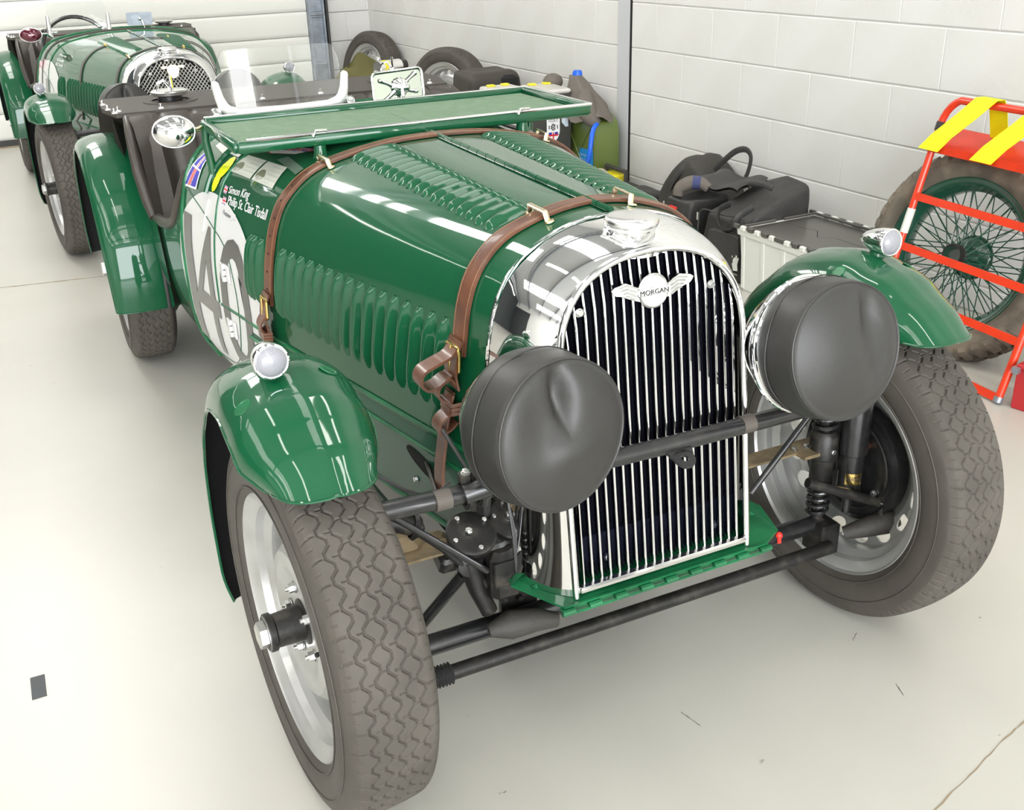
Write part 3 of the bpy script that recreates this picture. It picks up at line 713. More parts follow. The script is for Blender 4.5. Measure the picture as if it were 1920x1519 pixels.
# ---- leather straps
def strap(y, s0, s1, sa=-1.0):
    rows = []; n = 90
    for i in range(n+1):
        s = s0+(s1-s0)*i/n
        rows.append([spn(bonnet_half, y-.019, s, .002), spn(bonnet_half, y-.019, s, .0065), spn(bonnet_half, y-.016, s, .0075), spn(bonnet_half, y+.016, s, .0075), spn(bonnet_half, y+.019, s, .0065), spn(bonnet_half, y+.019, s, .002)])
    g = G(); g.grid(rows, True, True, True); o = g.build('bonnet_strap', 'leather', A, ang=50); return o
def put_strap(y, sbuck, guides, holes, swing=0):
    o = strap(y, sbuck, .93)
    for s in guides:      # brass staple guides over the strap
        a = spn(bonnet_half, y-.030, s, .002); b = spn(bonnet_half, y-.028, s, .017); c = spn(bonnet_half, y+.028, s, .017); d = spn(bonnet_half, y+.030, s, .002)
        g = G(); g.tube([a, b, c, d], .0036, 8, flat=(.7, 1.5))
        nrm = (Vector(b)-Vector(a)).normalized()
        for q in (-1, 1): g.lathe([(0, 0), (.009, 0), (.008, .003), (0, .004)], AX(spn(bonnet_half, y+q*.036, s, .0005), nrm), 14)
        g.build('strap_guide', 'brass_pale', o)
    g = G()
    for s in holes:
        p = spn(bonnet_half, y, s, .0071); q = spn(bonnet_half, y, s, .02); g.lathe([(0, .0008), (.0026, .0008), (.0026, 0)], AX(p, Vector(q)-Vector(p)), 10)
    if holes: g.build('strap_holes', 'void', o)
    for e in (-1, 1):
        g = G(); g.tube([spn(bonnet_half, y+e*.0145, sbuck+(.93-sbuck)*i/90, .0076) for i in range(91)], .0006, 4); g.build('stitching', 'stitch', o)
    # buckle and hanging tail
    B = Vector(spn(bonnet_half, y, sbuck, .012)); 
    def bx(dy, dn, dz): return (B.x-dn, B.y+dy, B.z+dz)
    g = G(); fr = [bx(-.026, .003, .018), bx(.026, .003, .018), bx(.028, .006, -.026), bx(-.028, .006, -.026)]
    P = []
    for a, b in zip(fr, fr[1:]+fr[:1]): P += [Vector(a).lerp(Vector(b), .08), Vector(a).lerp(Vector(b), .92)]
    g.tube(P, .0034, 8, closed=True); g.rod(bx(0, .008, .018), bx(.003, .011, -.03), .0026, 8); g.build('buckle', 'brass', o)
    def rib(pts, w, t, nm):
        rows = []; pts = cr([tuple(p) for p in pts], 26)[0]
        for i, p in enumerate(pts):
            p = Vector(p); a = Vector(pts[max(0, i-1)]); b = Vector(pts[min(len(pts)-1, i+1)]); d = (b-a).normalized(); wy = Vector((0, 1, 0)); nn = d.cross(wy).normalized()
            ww = w*.5; rows.append([p-wy*ww-nn*t/2, p+wy*ww-nn*t/2, p+wy*ww+nn*t/2, p-wy*ww+nn*t/2])
        g = G(); g.grid(rows, True, True, True); return g.build(nm, 'leather', o, ang=50)
    rib([bx(0, -.004, .03), bx(0, .006, .0), bx(0, .010, -.03), bx(0, .006, -.06)], .050, .004, 'buckle_chape')
    if swing:      # the slack of the strap is folded out and back
        rib([bx(-.002, .004, .016), bx(-.004, .018, .004), bx(-.010, .050, -.004), bx(-.014, .072, -.012), bx(-.016, .078, -.030), bx(-.014, .066, -.044), bx(-.010, .046, -.044), bx(-.006, .022, -.034), bx(-.002, .010, -.05)], .040, .005, 'folded_strap')
        rib([bx(.006, .010, -.035), bx(.010, .034, -.055), bx(.010, .036, -.075), bx(.004, .016, -.090)], .036, .004, 'folded_strap')
        rib([bx(-.004, .008, -.10), bx(-.008, .030, -.105), bx(-.010, .046, -.118), bx(-.008, .044, -.136), bx(-.004, .024, -.134), bx(0, .008, -.124)], .036, .004, 'folded_strap')
        g = G()
        for q in range(3): g.tube([bx(-.027, .002, -.085-.008*q), bx(-.026, .020, -.086-.008*q), bx(.026, .020, -.086-.008*q), bx(.027, .002, -.085-.008*q)], .0042, 6)
        g.build('keeper_loop', 'leather', o)
        rib([bx(0, .014, -.07), bx(0, .028, -.12), bx(.0, .036, -.17), bx(0, .044, -.22), bx(0, .046, -.268)], .036, .004, 'strap_tail')
        rib([bx(.012, .008, -.07), bx(.013, .020, -.12), bx(.012, .029, -.17), bx(.012, .037, -.22), bx(.010, .039, -.255)], .036, .004, 'lower_strap')
    else:
        rib([bx(-.002, .008, -.02), bx(-.004, .020, -.035), bx(-.004, .022, -.05), bx(0, .010, -.066)], .040, .004, 'folded_strap')
        g = G()
        for q in range(3): g.tube([bx(-.027, .000, -.062-.007*q), bx(-.026, .017, -.063-.007*q), bx(.026, .017, -.063-.007*q), bx(.027, .000, -.062-.007*q)], .004, 6)
        g.build('keeper_loop', 'leather', o)
        rib([bx(-.004, .006, -.05), bx(-.004, .010, -.09), bx(-.006, .014, -.115), bx(-.006, .010, -.14)], .036, .004, 'strap_tail')
        rib([bx(.008, .004, -.05), bx(.012, .006, -.09), bx(.010, .004, -.145)], .040, .004, 'lower_strap')
    return o
put_strap(.112, -.690, (-.172, .118), [], 1)
put_strap(.822, -.870, (-.372, .372), [-.82+.055*k for k in range(9)], 0)

# ---- valance, chassis and inner sides
for sx in (-1, 1):
    rows = []
    for i in range(19):
        y = .04+.92*i/18; b = abs(sp(bonnet_half, y, -1)[0])
        rows.append([(sx*(b-.002), y, .532), (sx*(b+.006), y, .500), (sx*(b+.007), y, .492), (sx*(b+.001), y, .488), (sx*(b-.004), y, .40), (sx*(b-.012), y, .335), (sx*(b-.03), y, .32)])
    g = G(); g.grid(rows); va = g.build('side_valance', 'green_dull', A, ang=40)
    g = G(); g.tube([(r[1][0]+sx*.002, r[1][1], .497) for r in rows], .004, 6); g.build('moulding', 'green_old', va)
    g = G(); g.tube([(r[5][0], r[5][1], .335) for r in rows], .006, 6); g.build('moulding', 'green_old', va)
    g = G(); hp = [(.215+.052*math.cos(t)+.012*math.sin(t), .452+.020*math.sin(t)+.012*math.cos(t)) for t in [2*PI*k/28 for k in range(28)]]
    xv = lambda y, o: sx*(abs(sp(bonnet_half, y, -1)[0])+o)
    g.grid([[(xv(y, -.0005), y, z) for y, z in hp], [(xv(y, .0015), y, z) for y, z in hp]], True, False, False); g.add([(xv(y, .001), y, z) for y, z in hp], [tuple(range(28))])
    g.build('valance_slot', 'void', va, smooth=False)
    put(BOLTC, 'screw', va, AX((xv(.247, -.003), .247, .405), (sx, 0, 0)))
g = G(); g.box((-.262, 1.18, .285), (.045, 2.2, .06)); g.box((.262, 1.18, .285), (.045, 2.2, .06)); g.build('chassis_frame', 'black', A, smooth=False)
g = G(); g.box((0, .50, .45), (.44, .86, .30)); g.build('engine_bay_shadow_box', 'void', A, smooth=False)  # black box added inside, standing in for the shade of the engine bay
# ---- body tub: left and right sides with cut-down doors
def ztop(y):
    P = [(1.43, .845), (1.45, .80), (1.49, .715), (1.53, .668), (1.60, .640), (1.72, .622), (1.85, .612), (1.93, .63), (2.0, .70), (2.05, .80), (2.08, .862), (2.14, .875), (2.62, .84)]
    for (a, b), (c, d) in zip(P, P[1:]):
        if y <= c: t = (y-a)/(c-a); return b+(d-b)*t
    return P[-1][1]
for sx in (-1, 1):
    rows = []; n = 60
    for i in range(n+1):
        y = 1.425+(2.60-1.425)*i/n; P, L_ = body_half(min(y, 2.5)); zt = ztop(y); row = []
        P = [q for q in P if q[0] > .30]
        zs = [q[1] for q in P]
        for j in range(17):
            z = .25+(zt-.25)*j/16
            if z < P[0][1]: x = P[0][0]-.03*(P[0][1]-z)/.035
            else:
                x = P[-1][0]
                for a, b in zip(P, P[1:]):
                    if a[1] <= z <= b[1]+1e-9: x = a[0]+(b[0]-a[0])*(z-a[1])/max(1e-6, b[1]-a[1]); break
            row.append((sx*x, y, z))
        rows.append(row)
    g = G(); g.grid(rows); bs = g.build('body_side', 'green', A, ang=60)
    g = G(); e = [r[-1] for r in rows if 1.43 < r[-1][1] < 2.10]; g.tube(e, [.010+.007*math.exp(-((p[1]-1.68)/.16)**2) for p in e], 10); g.build('cockpit_padding', 'seat', bs)
    # lower skirt below the scuttle
    rows = [[(sx*(body_half(y)[0][0][0]+.0), y, .286), (sx*(body_half(y)[0][0][0]-.03), y, .25)] for y in [.92+.028*k for k in range(19)]]
    g = G(); g.grid(rows); g.build('sill', 'green', bs)
g = G(); g.box((0, 1.75, .265), (.86, 1.6, .02)); g.build('cockpit_floor', 'void', A, smooth=False)
g = G(); P = [(x, z) for x, z in body_half(1.40)[0]]
V = [(-x*.985, 1.40, z*.995) for x, z in P]+[(x*.985, 1.40, z*.995) for x, z in P[::-1]]
g.add(V, [tuple(range(len(V)))]); g.build('dashboard', 'seat', A, smooth=False)
# number roundel and figures on the body side
def side(y, z, h):
    lo, hi = -1.0, -.35
    for _ in range(22):
        m_ = (lo+hi)/2
        if sp(body_half, y, m_)[2] < z: lo = m_
        else: hi = m_
    return spn(body_half, y, (lo+hi)/2, h)
RC = (1.175, .565); RY, RZ = .300, .238
g = G(); rows = []
for i in range(17):
    q = i/16; rows.append([side(RC[0]+RY*q*math.cos(t), max(.275, RC[1]+RZ*q*math.sin(t)), .0022) for t in [2*PI*k/72 for k in range(72)]])
g.grid(rows, True); rd = g.build('number_roundel', 'white', scut, ang=80)
V, F, asp = text2d('140', 0, 5)
for ch, ya, yb in (('1', 1.400, 1.335), ('4', 1.335, 1.150), ('0', 1.125, .945)):
    V, F, asp = text2d(ch, 0, 5, 3); g = G()
    g.add([side(ya+(yb-ya)*u, .375+.345*v+.0*u, .0042) for u, v in V], F)
    fg = g.build('number_figure', 'grey_digit', rd, smooth=False)
    if fg: pass
# door outline, hinges, vent
dl = [(1.441, .786), (1.34, .768), (1.24, .745), (1.15, .72), (1.10, .70), (1.062, .67), (1.040, .63), (1.026, .575), (1.03, .50), (1.055, .43), (1.10, .385), (1.16, .362), (1.30, .345), (1.45, .335)]
g = G(); g.tube([side(y, z, .003) for y, z in cr(dl, 60)[0]], .0014, 6); g.build('door_outline', 'green', scut)
for y, z in ((1.088, .628), (1.088, .482)):
    g = G()
    for q in range(3): a = side(y-.004, z-.022+.016*q, .006); b = side(y-.004, z-.010+.016*q, .006); g.rod(a, b, .0065, 10)
    a = side(y+.014, z, .004); g.box(a, (.006, .03, .045), bev=.002); g.box(side(y-.022, z, .004), (.006, .03, .045), bev=.002); g.build('door_hinge', 'white', scut)
vp = [(1.005, .640), (.985, .625), (.965, .57), (.950, .50), (.952, .44), (.962, .43), (.975, .50), (.990, .58)]
g = G(); g.add([side(y, z, .0044) for y, z in vp], [tuple(range(8))]); g.build('side_vent', 'void', scut, smooth=False)
g = G(); g.tube([side(1.235, .70+.0*k, .004) if k == 0 else side(1.235-.004*k, .70+.012*k, .004) for k in range(8)], .0035, 6); g.build('reinforcing_strip', 'white', scut)

# stickers and lettering -- on the bonnet rear and scuttle
def pat(half, y0, s0, y1, s1, h=.0022):
    """unit square to skin: u from y0 to y1, v from s0 to s1"""
    return lambda u, v: spn(half, y0+(y1-y0)*u, s0+(s1-s0)*v, h)
def quad(half, c00, c10, c01, c11, h=.0022):
    def f(u, v):
        y = (c00[0]*(1-u)+c10[0]*u)*(1-v)+(c01[0]*(1-u)+c11[0]*u)*v; s = (c00[1]*(1-u)+c10[1]*u)*(1-v)+(c01[1]*(1-u)+c11[1]*u)*v
        return spn(half, y, s, h)
    return f
paper = (.62,.63,.55)
def licence(u, v):
    if abs(v-.5) > .47 or abs(u-.5) > .47: return (.52,.53,.47)
    if u < .42 and .08 < v < .62:
        d = math.hypot((u-.22)/.18, (v-.33)/.25)
        if d < 1 and not (v < .26 and (int(u*28) % 2)): return (.16,.17,.10)
    if u > .45 and (int(v*16) % 3 == 1) and (int(u*37+v*91) % 3): return (.48,.49,.43)
    return paper
decal('scrutineering_label', quad(bonnet_half, (1.159, -.555), (1.031, -.542), (1.133, -.481), (1.031, -.465)), 34, 26, licence, bonnet)
decal('scrutineering_label', quad(bonnet_half, (1.024, -.5415), (.902, -.530), (1.024, -.4645), (.922, -.449)), 34, 26, licence, bonnet)
decal('mesh_patch', quad(bonnet_half, (1.00, -.445), (.86, -.455), (.98, -.415), (.86, -.425)), 40, 8, lambda u, v: (.30,.33,.28) if (int(u*80)+int(v*16)) % 2 else (.12,.17,.13), bonnet)
def fl_(y0, s0, y1, s1, shp=None):
    return quad(bonnet_half, (y0, s0), (y1, s0), (y0, s1), (y1, s1))
decal('flag_sticker', fl_(1.133, -.622, 1.112, -.598), 14, 10, jack, bonnet)
decal('flag_sticker', fl_(1.125, -.655, 1.104, -.631), 14, 10, jack, bonnet)
letter('driver_lettering', 'Simon King', quad(bonnet_half, (1.104, -.622), (.990, -.606), (1.104, -.592), (.990, -.568)), 'txt', bonnet, .003)
letter('driver_lettering', 'Philip St. Clair Tisdall', quad(bonnet_half, (1.094, -.656), (.872, -.634), (1.094, -.620), (.872, -.590)), 'txt', bonnet, .002)
tb = decal('sponsor_label', fl_(1.116, -.695, 1.035, -.662), 2, 2, lambda u, v: (.50,.50,.52), bonnet)
letter('sponsor_lettering', 'Techner', quad(bonnet_half, (1.108, -.683), (1.060, -.683), (1.108, -.669), (1.060, -.669), .003), 'txtdark', tb)
def rally(u, v):      # long shield, flag end and white plate
    if u+v < .12 or (u > .93 and v > .9) or (u > .86 and v < .05): return None
    if u < .04 or u > .96 or v < .05 or v > .95: return (.62,.05,.05)
    if u < .58: return jack(u/.58, v)
    if v > .68: return (.78,.78,.78)
    return (.55,.10,.10) if (.25 < v < .42 and int(u*40) % 2) else (.80,.80,.80)
def rally2(u, v):
    c = math.hypot((u-.3)/.34, (v-.5)/.52)
    if u < .3 and c > 1: return None
    if u < .3 and c > .9: return (.62,.05,.05)
    if v < .05 or v > .95 or u > .97: return (.62,.05,.05)
    if v > .44: return jack(min(1, u/.85), (v-.42)/.58)
    return (.60,.45,.45) if (.15 < v < .3 and int(u*36) % 2) else (.80,.80,.80)
decal('rally_plate_sticker', quad(bonnet_half, (1.085, -.450), (.975, -.395), (1.055, -.375), (.935, -.330)), 44, 28, rally2, bonnet)
decal('rally_plate_sticker', quad(bonnet_half, (1.140, -.440), (1.080, -.395), (1.130, -.375), (1.010, -.330)), 40, 24, rally2, bonnet)
decal('rally_plate_sticker', quad(bonnet_half, (1.05, .30), (.92, .345), (1.03, .36), (.89, .415)), 30, 20, rally2, bonnet)
# scuttle side: blue pennant, yellow map, small squares
def pennant(u, v):
    w_ = .5+.5*v if False else 1-.75*v**1.3
    l = .5-.5*w_+.28*v; r = l+w_
    if u < l or u > r: return None
    uu = (u-l)/w_
    if uu < .10 or uu > .90 or v < .05: return (.8,.8,.8)
    if .45 < v < .50: return (.8,.8,.8)
    if abs(uu-(.48+.20*(v-.4))) < .05+.05*(v < .45): return (.65,.12,.10)
    if abs(uu-(.48+.20*(v-.4))) < .12: return (.8,.8,.8)
    return (.02,.015,.42)
decal('blue_pennant_sticker', quad(body_half, (1.432, -.525), (1.322, -.512), (1.432, -.400), (1.322, -.418)), 40, 46, pennant, scut)
def ymap(u, v):
    c = math.hypot((u-.58)/.36, (v-.66)/.34); d = math.hypot((u-.40)/.30, (v-.26)/.27); e = math.hypot((u-.3)/.18, (v-.55)/.25)
    if min(c, d, e) > 1: return None
    if .62 < v < .72 and int(u*24) % 2 and .3 < u < .8: return (.45,.50,.02)
    return (.80,.84,.0)
decal('yellow_map_sticker', quad(body_half, (1.222, -.498), (1.158, -.470), (1.222, -.395), (1.158, -.385)), 26, 34, ymap, scut)
decal('paper_pass', quad(body_half, (1.345, -.395), (1.265, -.400), (1.335, -.345), (1.260, -.345)), 8, 8, lambda u, v: (.62,.64,.58), scut)
decal('paper_pass', quad(body_half, (1.25, -.392), (1.165, -.385), (1.25, -.335), (1.165, -.335)), 8, 8, lambda u, v: (.70,.72,.66), scut)
g = G(); g.tube([spn(body_half, 1.235, s, .004) for s in [-.50+.010*k for k in range(18)]], .008, 8); g.build('screen_pillar_bead', 'green', scut)

# ---- folded flat windscreen over the bonnet rear
FZ = .963; SX = .445; Y0, Y1 = .893, 1.268
g = G(); g.box((0, (Y0+Y1)/2, FZ-.005), (2*SX-.03, Y1-Y0-.03, .004)); fw = g.build('folded_windscreen', 'screen', A, smooth=False)
def frame_bar(nm, P, w_, h_, m):
    g = G(); a, b = Vector(P[0]), Vector(P[1]); c = (a+b)/2; L_ = (b-a).length
    if abs(a.x-b.x) > abs(a.y-b.y): g.box(tuple(c), (L_, w_, h_), bev=.003)
    else: g.box(tuple(c), (w_, L_, h_), bev=.003)
    return g.build(nm, m, fw, ang=50)
frame_bar('screen_frame', ((-SX, Y0, FZ-.004), (SX, Y0, FZ-.004)), .016, .026, 'green')
frame_bar('screen_frame', ((-SX, Y1, FZ-.004), (SX, Y1, FZ-.004)), .016, .026, 'green')
frame_bar('screen_frame', ((-SX, Y0, FZ-.004), (-SX, Y1, FZ-.004)), .018, .024, 'green')
frame_bar('screen_frame', ((SX, Y0, FZ-.004), (SX, Y1, FZ-.004)), .018, .024, 'green')
g = G(); g.tube([(-SX+.02, Y0-.004, FZ+.0105), (SX+.004, Y0-.004, FZ+.0105), (SX+.004, Y1, FZ+.0105)], .0045, 8); g.tube([(-SX, Y1+.003, FZ+.0105), (SX, Y1+.003, FZ+.0105)], .003, 8); g.build('chrome_edging', 'chrome_soft', fw)
for sx in (-1, 1):
    g = G(); x = sx*.258; zt = FZ-.016; zb = sp(bonnet_half, Y0+.006, sx*.35)[2]-.012
    g.tube([(x, Y0+.004, zb), (x, Y0+.004, zb+.02), (x, Y0+.004, zt)], [.019, .015, .014], 14); g.build('support_foot', 'green', fw)
    g = G(); g.tube([(x-.016, Y0-.010, FZ+.006), (x-.012, Y0-.012, FZ+.018), (x+.016, Y0-.006, FZ+.016)], .0038, 8); g.build('clamp', 'alu', fw)
    g = G(); g.tube([(sx*(SX+.004), 1.24, FZ+.004), (sx*(SX+.008), 1.24, FZ-.04), (sx*(SX+.002), 1.238, .86), (sx*(SX+.002), 1.236, .80)], [.011, .010, .011, .013], 10); g.build('pivot_pillar', 'green', fw)
# ---- driver's aero screen
g = G()
def aero(cx, y, zb, w_, mats=True):
    """fold-up aero screen: rounded glass in a polished U casting"""
    P = [(-w_*.46, 0), (-w_*.48, .06), (-w_*.47, .125), (-w_*.43, .152), (-w_*.36, .160), (w_*.36, .160), (w_*.43, .152), (w_*.47, .125), (w_*.48, .06), (w_*.46, 0)]
    return P
AC = (-.205, 1.405, .955); AW = .345
def apt(x, h, o=0): return (AC[0]+x, AC[1]+.012*0+o+h*.12, AC[2]+h)
P = aero(0, 0, 0, AW)
PP = cr([P[0]]+P[1:]+[], 48)[0]
n = len(PP); g = G(); g.add([apt(x, h, -.002) for x, h in PP]+[apt(x, h, .002) for x, h in PP], [tuple(range(n)), tuple(range(n, 2*n))[::-1]]+[(i, (i+1) % n, n+(i+1) % n, n+i) for i in range(n)])
asn = g.build('aero_screen', 'alu', A); 
asn.data.materials.clear(); asn.data.materials.append(MT['glass']); 
g = G()
rows = []
for x, h, r, rz in [(-.178, .085, .006, .006), (-.176, .080, .0105, .009), (-.170, .045, .012, .010), (-.163, .022, .015, .012), (-.150, .008, .016, .013), (-.12, .002, .013, .012), (0, .0, .0125, .012), (.12, .002, .013, .012), (.150, .008, .016, .013), (.163, .022, .015, .012), (.170, .045, .012, .010), (.176, .080, .0105, .009), (.178, .085, .006, .006)]:
    rows.append((apt(x, h, -.004), r))
g.tube([a for a, b in rows], [b for a, b in rows], 12); g.build('screen_casting', 'cast', asn)
for sx in (-1, 1):
    g = G(); g.lathe([(0, -.012), (.022, -.012), (.024, -.008), (.024, .008), (.019, .012), (0, .012)], AX(apt(sx*.182, -.004, 0), (1, 0, 0)), 24); g.box(apt(sx*.186, -.03), (.016, .03, .04), bev=.004); g.build('pivot_boss', 'chrome_soft', asn)
g = G(); g.ball(apt(-.188, -.02, -.02), .011, n=8, m=6); g.rod(apt(-.188, -.02, -.03), apt(-.176, -.012, -.03), .006); g.build('wing_nut', 'brass_pale', asn)
g = G(); g.box((AC[0]+.0, AC[1]-.008, AC[2]-.034), (.315, .040, .045), bev=.015); g.build('screen_plinth', 'green', asn)
# interior mirror, back towards the nose: framed plate with scrolled bracket
MC = (.118, 1.395, .985); mt = R(-8)
def mp(x, z, o=0): return (MC[0]+x*math.cos(.05)-z*.0, MC[1]-o+z*.16, MC[2]+z+x*.05+.004-o*.16)
def rr(w_, h_, r, n=5):
    P = []
    for sx, sz, a0 in ((1, 1, 0), (-1, 1, 90), (-1, -1, 180), (1, -1, 270)):
        for i in range(n+1): a = R(a0+90*i/n); P.append((sx*(w_-r)+r*math.cos(a), sz*(h_-r)+r*math.sin(a)))
    return P
g = G(); Q = rr(.074, .042, .014); n = len(Q); g.add([mp(x, z) for x, z in Q]+[mp(x, z, -.006) for x, z in Q], [tuple(range(n)), tuple(range(n, 2*n))[::-1]]+[(i, (i+1) % n, n+(i+1) % n, n+i) for i in range(n)])
mi = g.build('rear_view_mirror', 'mirror', A, smooth=False)
g = G(); g.tube([mp(x, z, .002) for x, z in Q], .0042, 8, closed=True); g.build('mirror_frame', 'chrome_soft', mi)
g = G(); g.lathe([(.026, 0), (.024, .006), (.020, .008), (.016, .016), (.010, .020), (0, .021)], AX(mp(.005, -.002, .002), (0, -1, .1)), 24); g.rod(mp(.005, -.06, .018), mp(.005, .0, .020), .006); g.rod(mp(.006, -.002, .014), mp(.024, .002, .028), .007); g.build('ball_mount', 'chrome', mi)
for a, b, c in (((-.05, .022), (-.028, .012), (-.012, .004)), ((.054, .030), (.034, .018), (.018, .006)), ((-.046, -.034), (-.028, -.022), (-.010, -.010)), ((.052, -.018), (.034, -.014), (.016, -.008))):
    g = G(); g.tube([mp(*a, .005), mp(*b, .006), mp(*c, .006)], [.006, .004, .008], 8, flat=(1, .5)); g.lathe([(0, .003), (.005, .002), (.006, 0)], AX(mp(*a, .006), (0, -1, 0)), 10); g.build('scroll_bracket', 'chrome_soft', mi)
# door mirror, oval chrome shell seen from in front
g = G(); oc = Vector((-.528, 1.225, .955)); F_ = AX(oc, (-.25, -1, .18), .0)
rows = []
for r, h in ((1, 0), (.98, .010), (.86, .024), (.62, .034), (.3, .040), (.02, .041)): rows.append([F_ @ Vector((.050*r*math.cos(t), .037*r*math.sin(t), h*.8)) for t in [2*PI*k/36 for k in range(36)]])
g.grid(rows, True, True, True); om = g.build('door_mirror', 'chrome', A, ang=80)
g = G(); g.tube([F_ @ Vector((.050*math.cos(t), .037*math.sin(t), 0)) for t in [2*PI*k/36 for k in range(36)]], .0025, 8, closed=True); g.build('mirror_rim', 'chrome_soft', om)
g = G(); g.tube([(-.484, 1.222, .955), (-.470, 1.225, .955), (-.458, 1.235, .958)], [.0075, .006, .006], 10); g.build('mirror_arm', 'brass_pale', om)
# ---- seat, rear deck and tonneau
g = G(); rows = []; NP = 11
for i in range(NP*8+1):
    t = i/(NP*8); x = -.545+1.09*t; bul = .022*abs(math.sin(PI*t*NP))**.6; e = abs(2*t-1); wrap = max(0, (e-.80)/.20)
    rows.append([(x*(1-.0*wrap), y-bul*q-wrap**2*.20*qq, z-wrap*.0) for y, z, q, qq in ((2.16, .872, .2, 0), (2.10, .880, .7, .3), (2.065, .862, 1, .6), (2.04, .80, 1, .9), (2.00, .70, 1, 1), (1.95, .58, 1, 1), (1.90, .46, 1, 1), (1.86, .36, .6, 1))])
g.grid(rows); seat = g.build('seat_back', 'seat', A, ang=50)
for sx in (-1, 1):
    g = G(); g.tube([(sx*.548, 2.05, .875), (sx*.556, 1.96, .84), (sx*.556, 1.90, .74), (sx*.548, 1.86, .66), (sx*.542, 1.82, .612)], [.012, .016, .020, .020, .016], 10); g.build('side_roll', 'seat', seat)
    g = G(); rows = [[(sx*(.500+.05*j/6), 1.80+.05*j+ (.0), .50) if 0 else (sx*(.47+.014*j), y, z) for j in range(7)] for y, z in ((1.84, .60), (1.90, .72), (1.97, .82), (2.07, .882), (2.16, .878))]
    g.grid(rows); g.build('side_panel', 'seat', seat)
g = G(); dk = [(-.575, 2.13), (.575, 2.13), (.66, 2.46), (-.60, 2.46)]
dk = [(-.572, 2.10), (.555, 2.10), (.60, 2.30), (.585, 2.47), (-.585, 2.47), (-.60, 2.25)]
g.prism(dk, .014, X((0, 0, .872))); deck = g.build('rear_deck_cover', 'tonneau', A, smooth=False)
g = G(); rows = [[(x, y, z+.006*math.sin(x*9)) for x in [-.58+.058*k for k in range(21)]] for y, z in ((2.47, .878), (2.56, .86), (2.68, .80), (2.80, .66), (2.86, .48), (2.88, .30))]; g.grid(rows); g.build('tail_panel', 'tonneau', deck)
for fx, fy in ((-.375, 2.285), (.415, 2.30)):
    FX = X((fx, fy, .884)); g = G(); g.lathe([(.090, 0), (.088, .005), (.06, .006)], FX, 32); g.build('filler_flange', 'tonneau', deck)
    g = G(); g.lathe([(.040, .004), (.040, .022)], FX, 28); g.build('filler_neck', 'black', deck)
    g = G(); g.lathe([(.050, .020), (.060, .024), (.061, .034), (.055, .038), (.030, .036), (0, .037)], FX, 32); fc = g.build('filler_cap', 'chrome_soft', deck)
    g = G(); g.tube([FX @ Vector(q) for q in ((-.035, 0, .036), (-.035, -.006, .060), (-.015, -.01, .070), (.0, -.008, .050), (.0, -.006, .038))], .005, 8); g.rod(FX @ Vector((.012, 0, .036)), FX @ Vector((.010, 0, .082)), .005, 8); g.build('cap_lever', 'chrome', fc)
for px_, py_ in ((-.56, 2.14), (-.585, 2.20), (-.575, 2.11), (-.43, 2.125), (-.10, 2.13), (.10, 2.13), (.30, 2.13), (.50, 2.13), (-.588, 2.32)):
    g = G(); g.lathe([(.010, 0), (.008, .004), (.004, .006), (.004, .014), (0, .016)], X((px_, py_, .886)), 12); g.build('turn_button', 'chrome', deck)
for sx in (-1, 1):
    g = G(); g.add([(sx*.52, 2.12, .87), (sx*.585, 2.11, .872), (sx*.59, 2.11, .80), (sx*.565, 2.14, .74), (sx*.53, 2.2, .72), (sx*.52, 2.3, .80)], [(0, 1, 2, 3, 4, 5)]); g.build('corner_flap', 'tonneau', deck, smooth=False)
# steering wheel
SW = AX((-.24, 1.60, .70), (0, -.9, .35)); g.tube([SW @ Vector((.18*math.cos(t), .18*math.sin(t), 0)) for t in [2*PI*k/40 for k in range(40)]], .012, 8, closed=True)
for k in range(4): a = PI/4+PI/2*k; g.rod(SW @ Vector((0, 0, 0)), SW @ Vector((.18*math.cos(a), .18*math.sin(a), 0)), .006, 6)
g.build('steering_wheel', 'black', A)

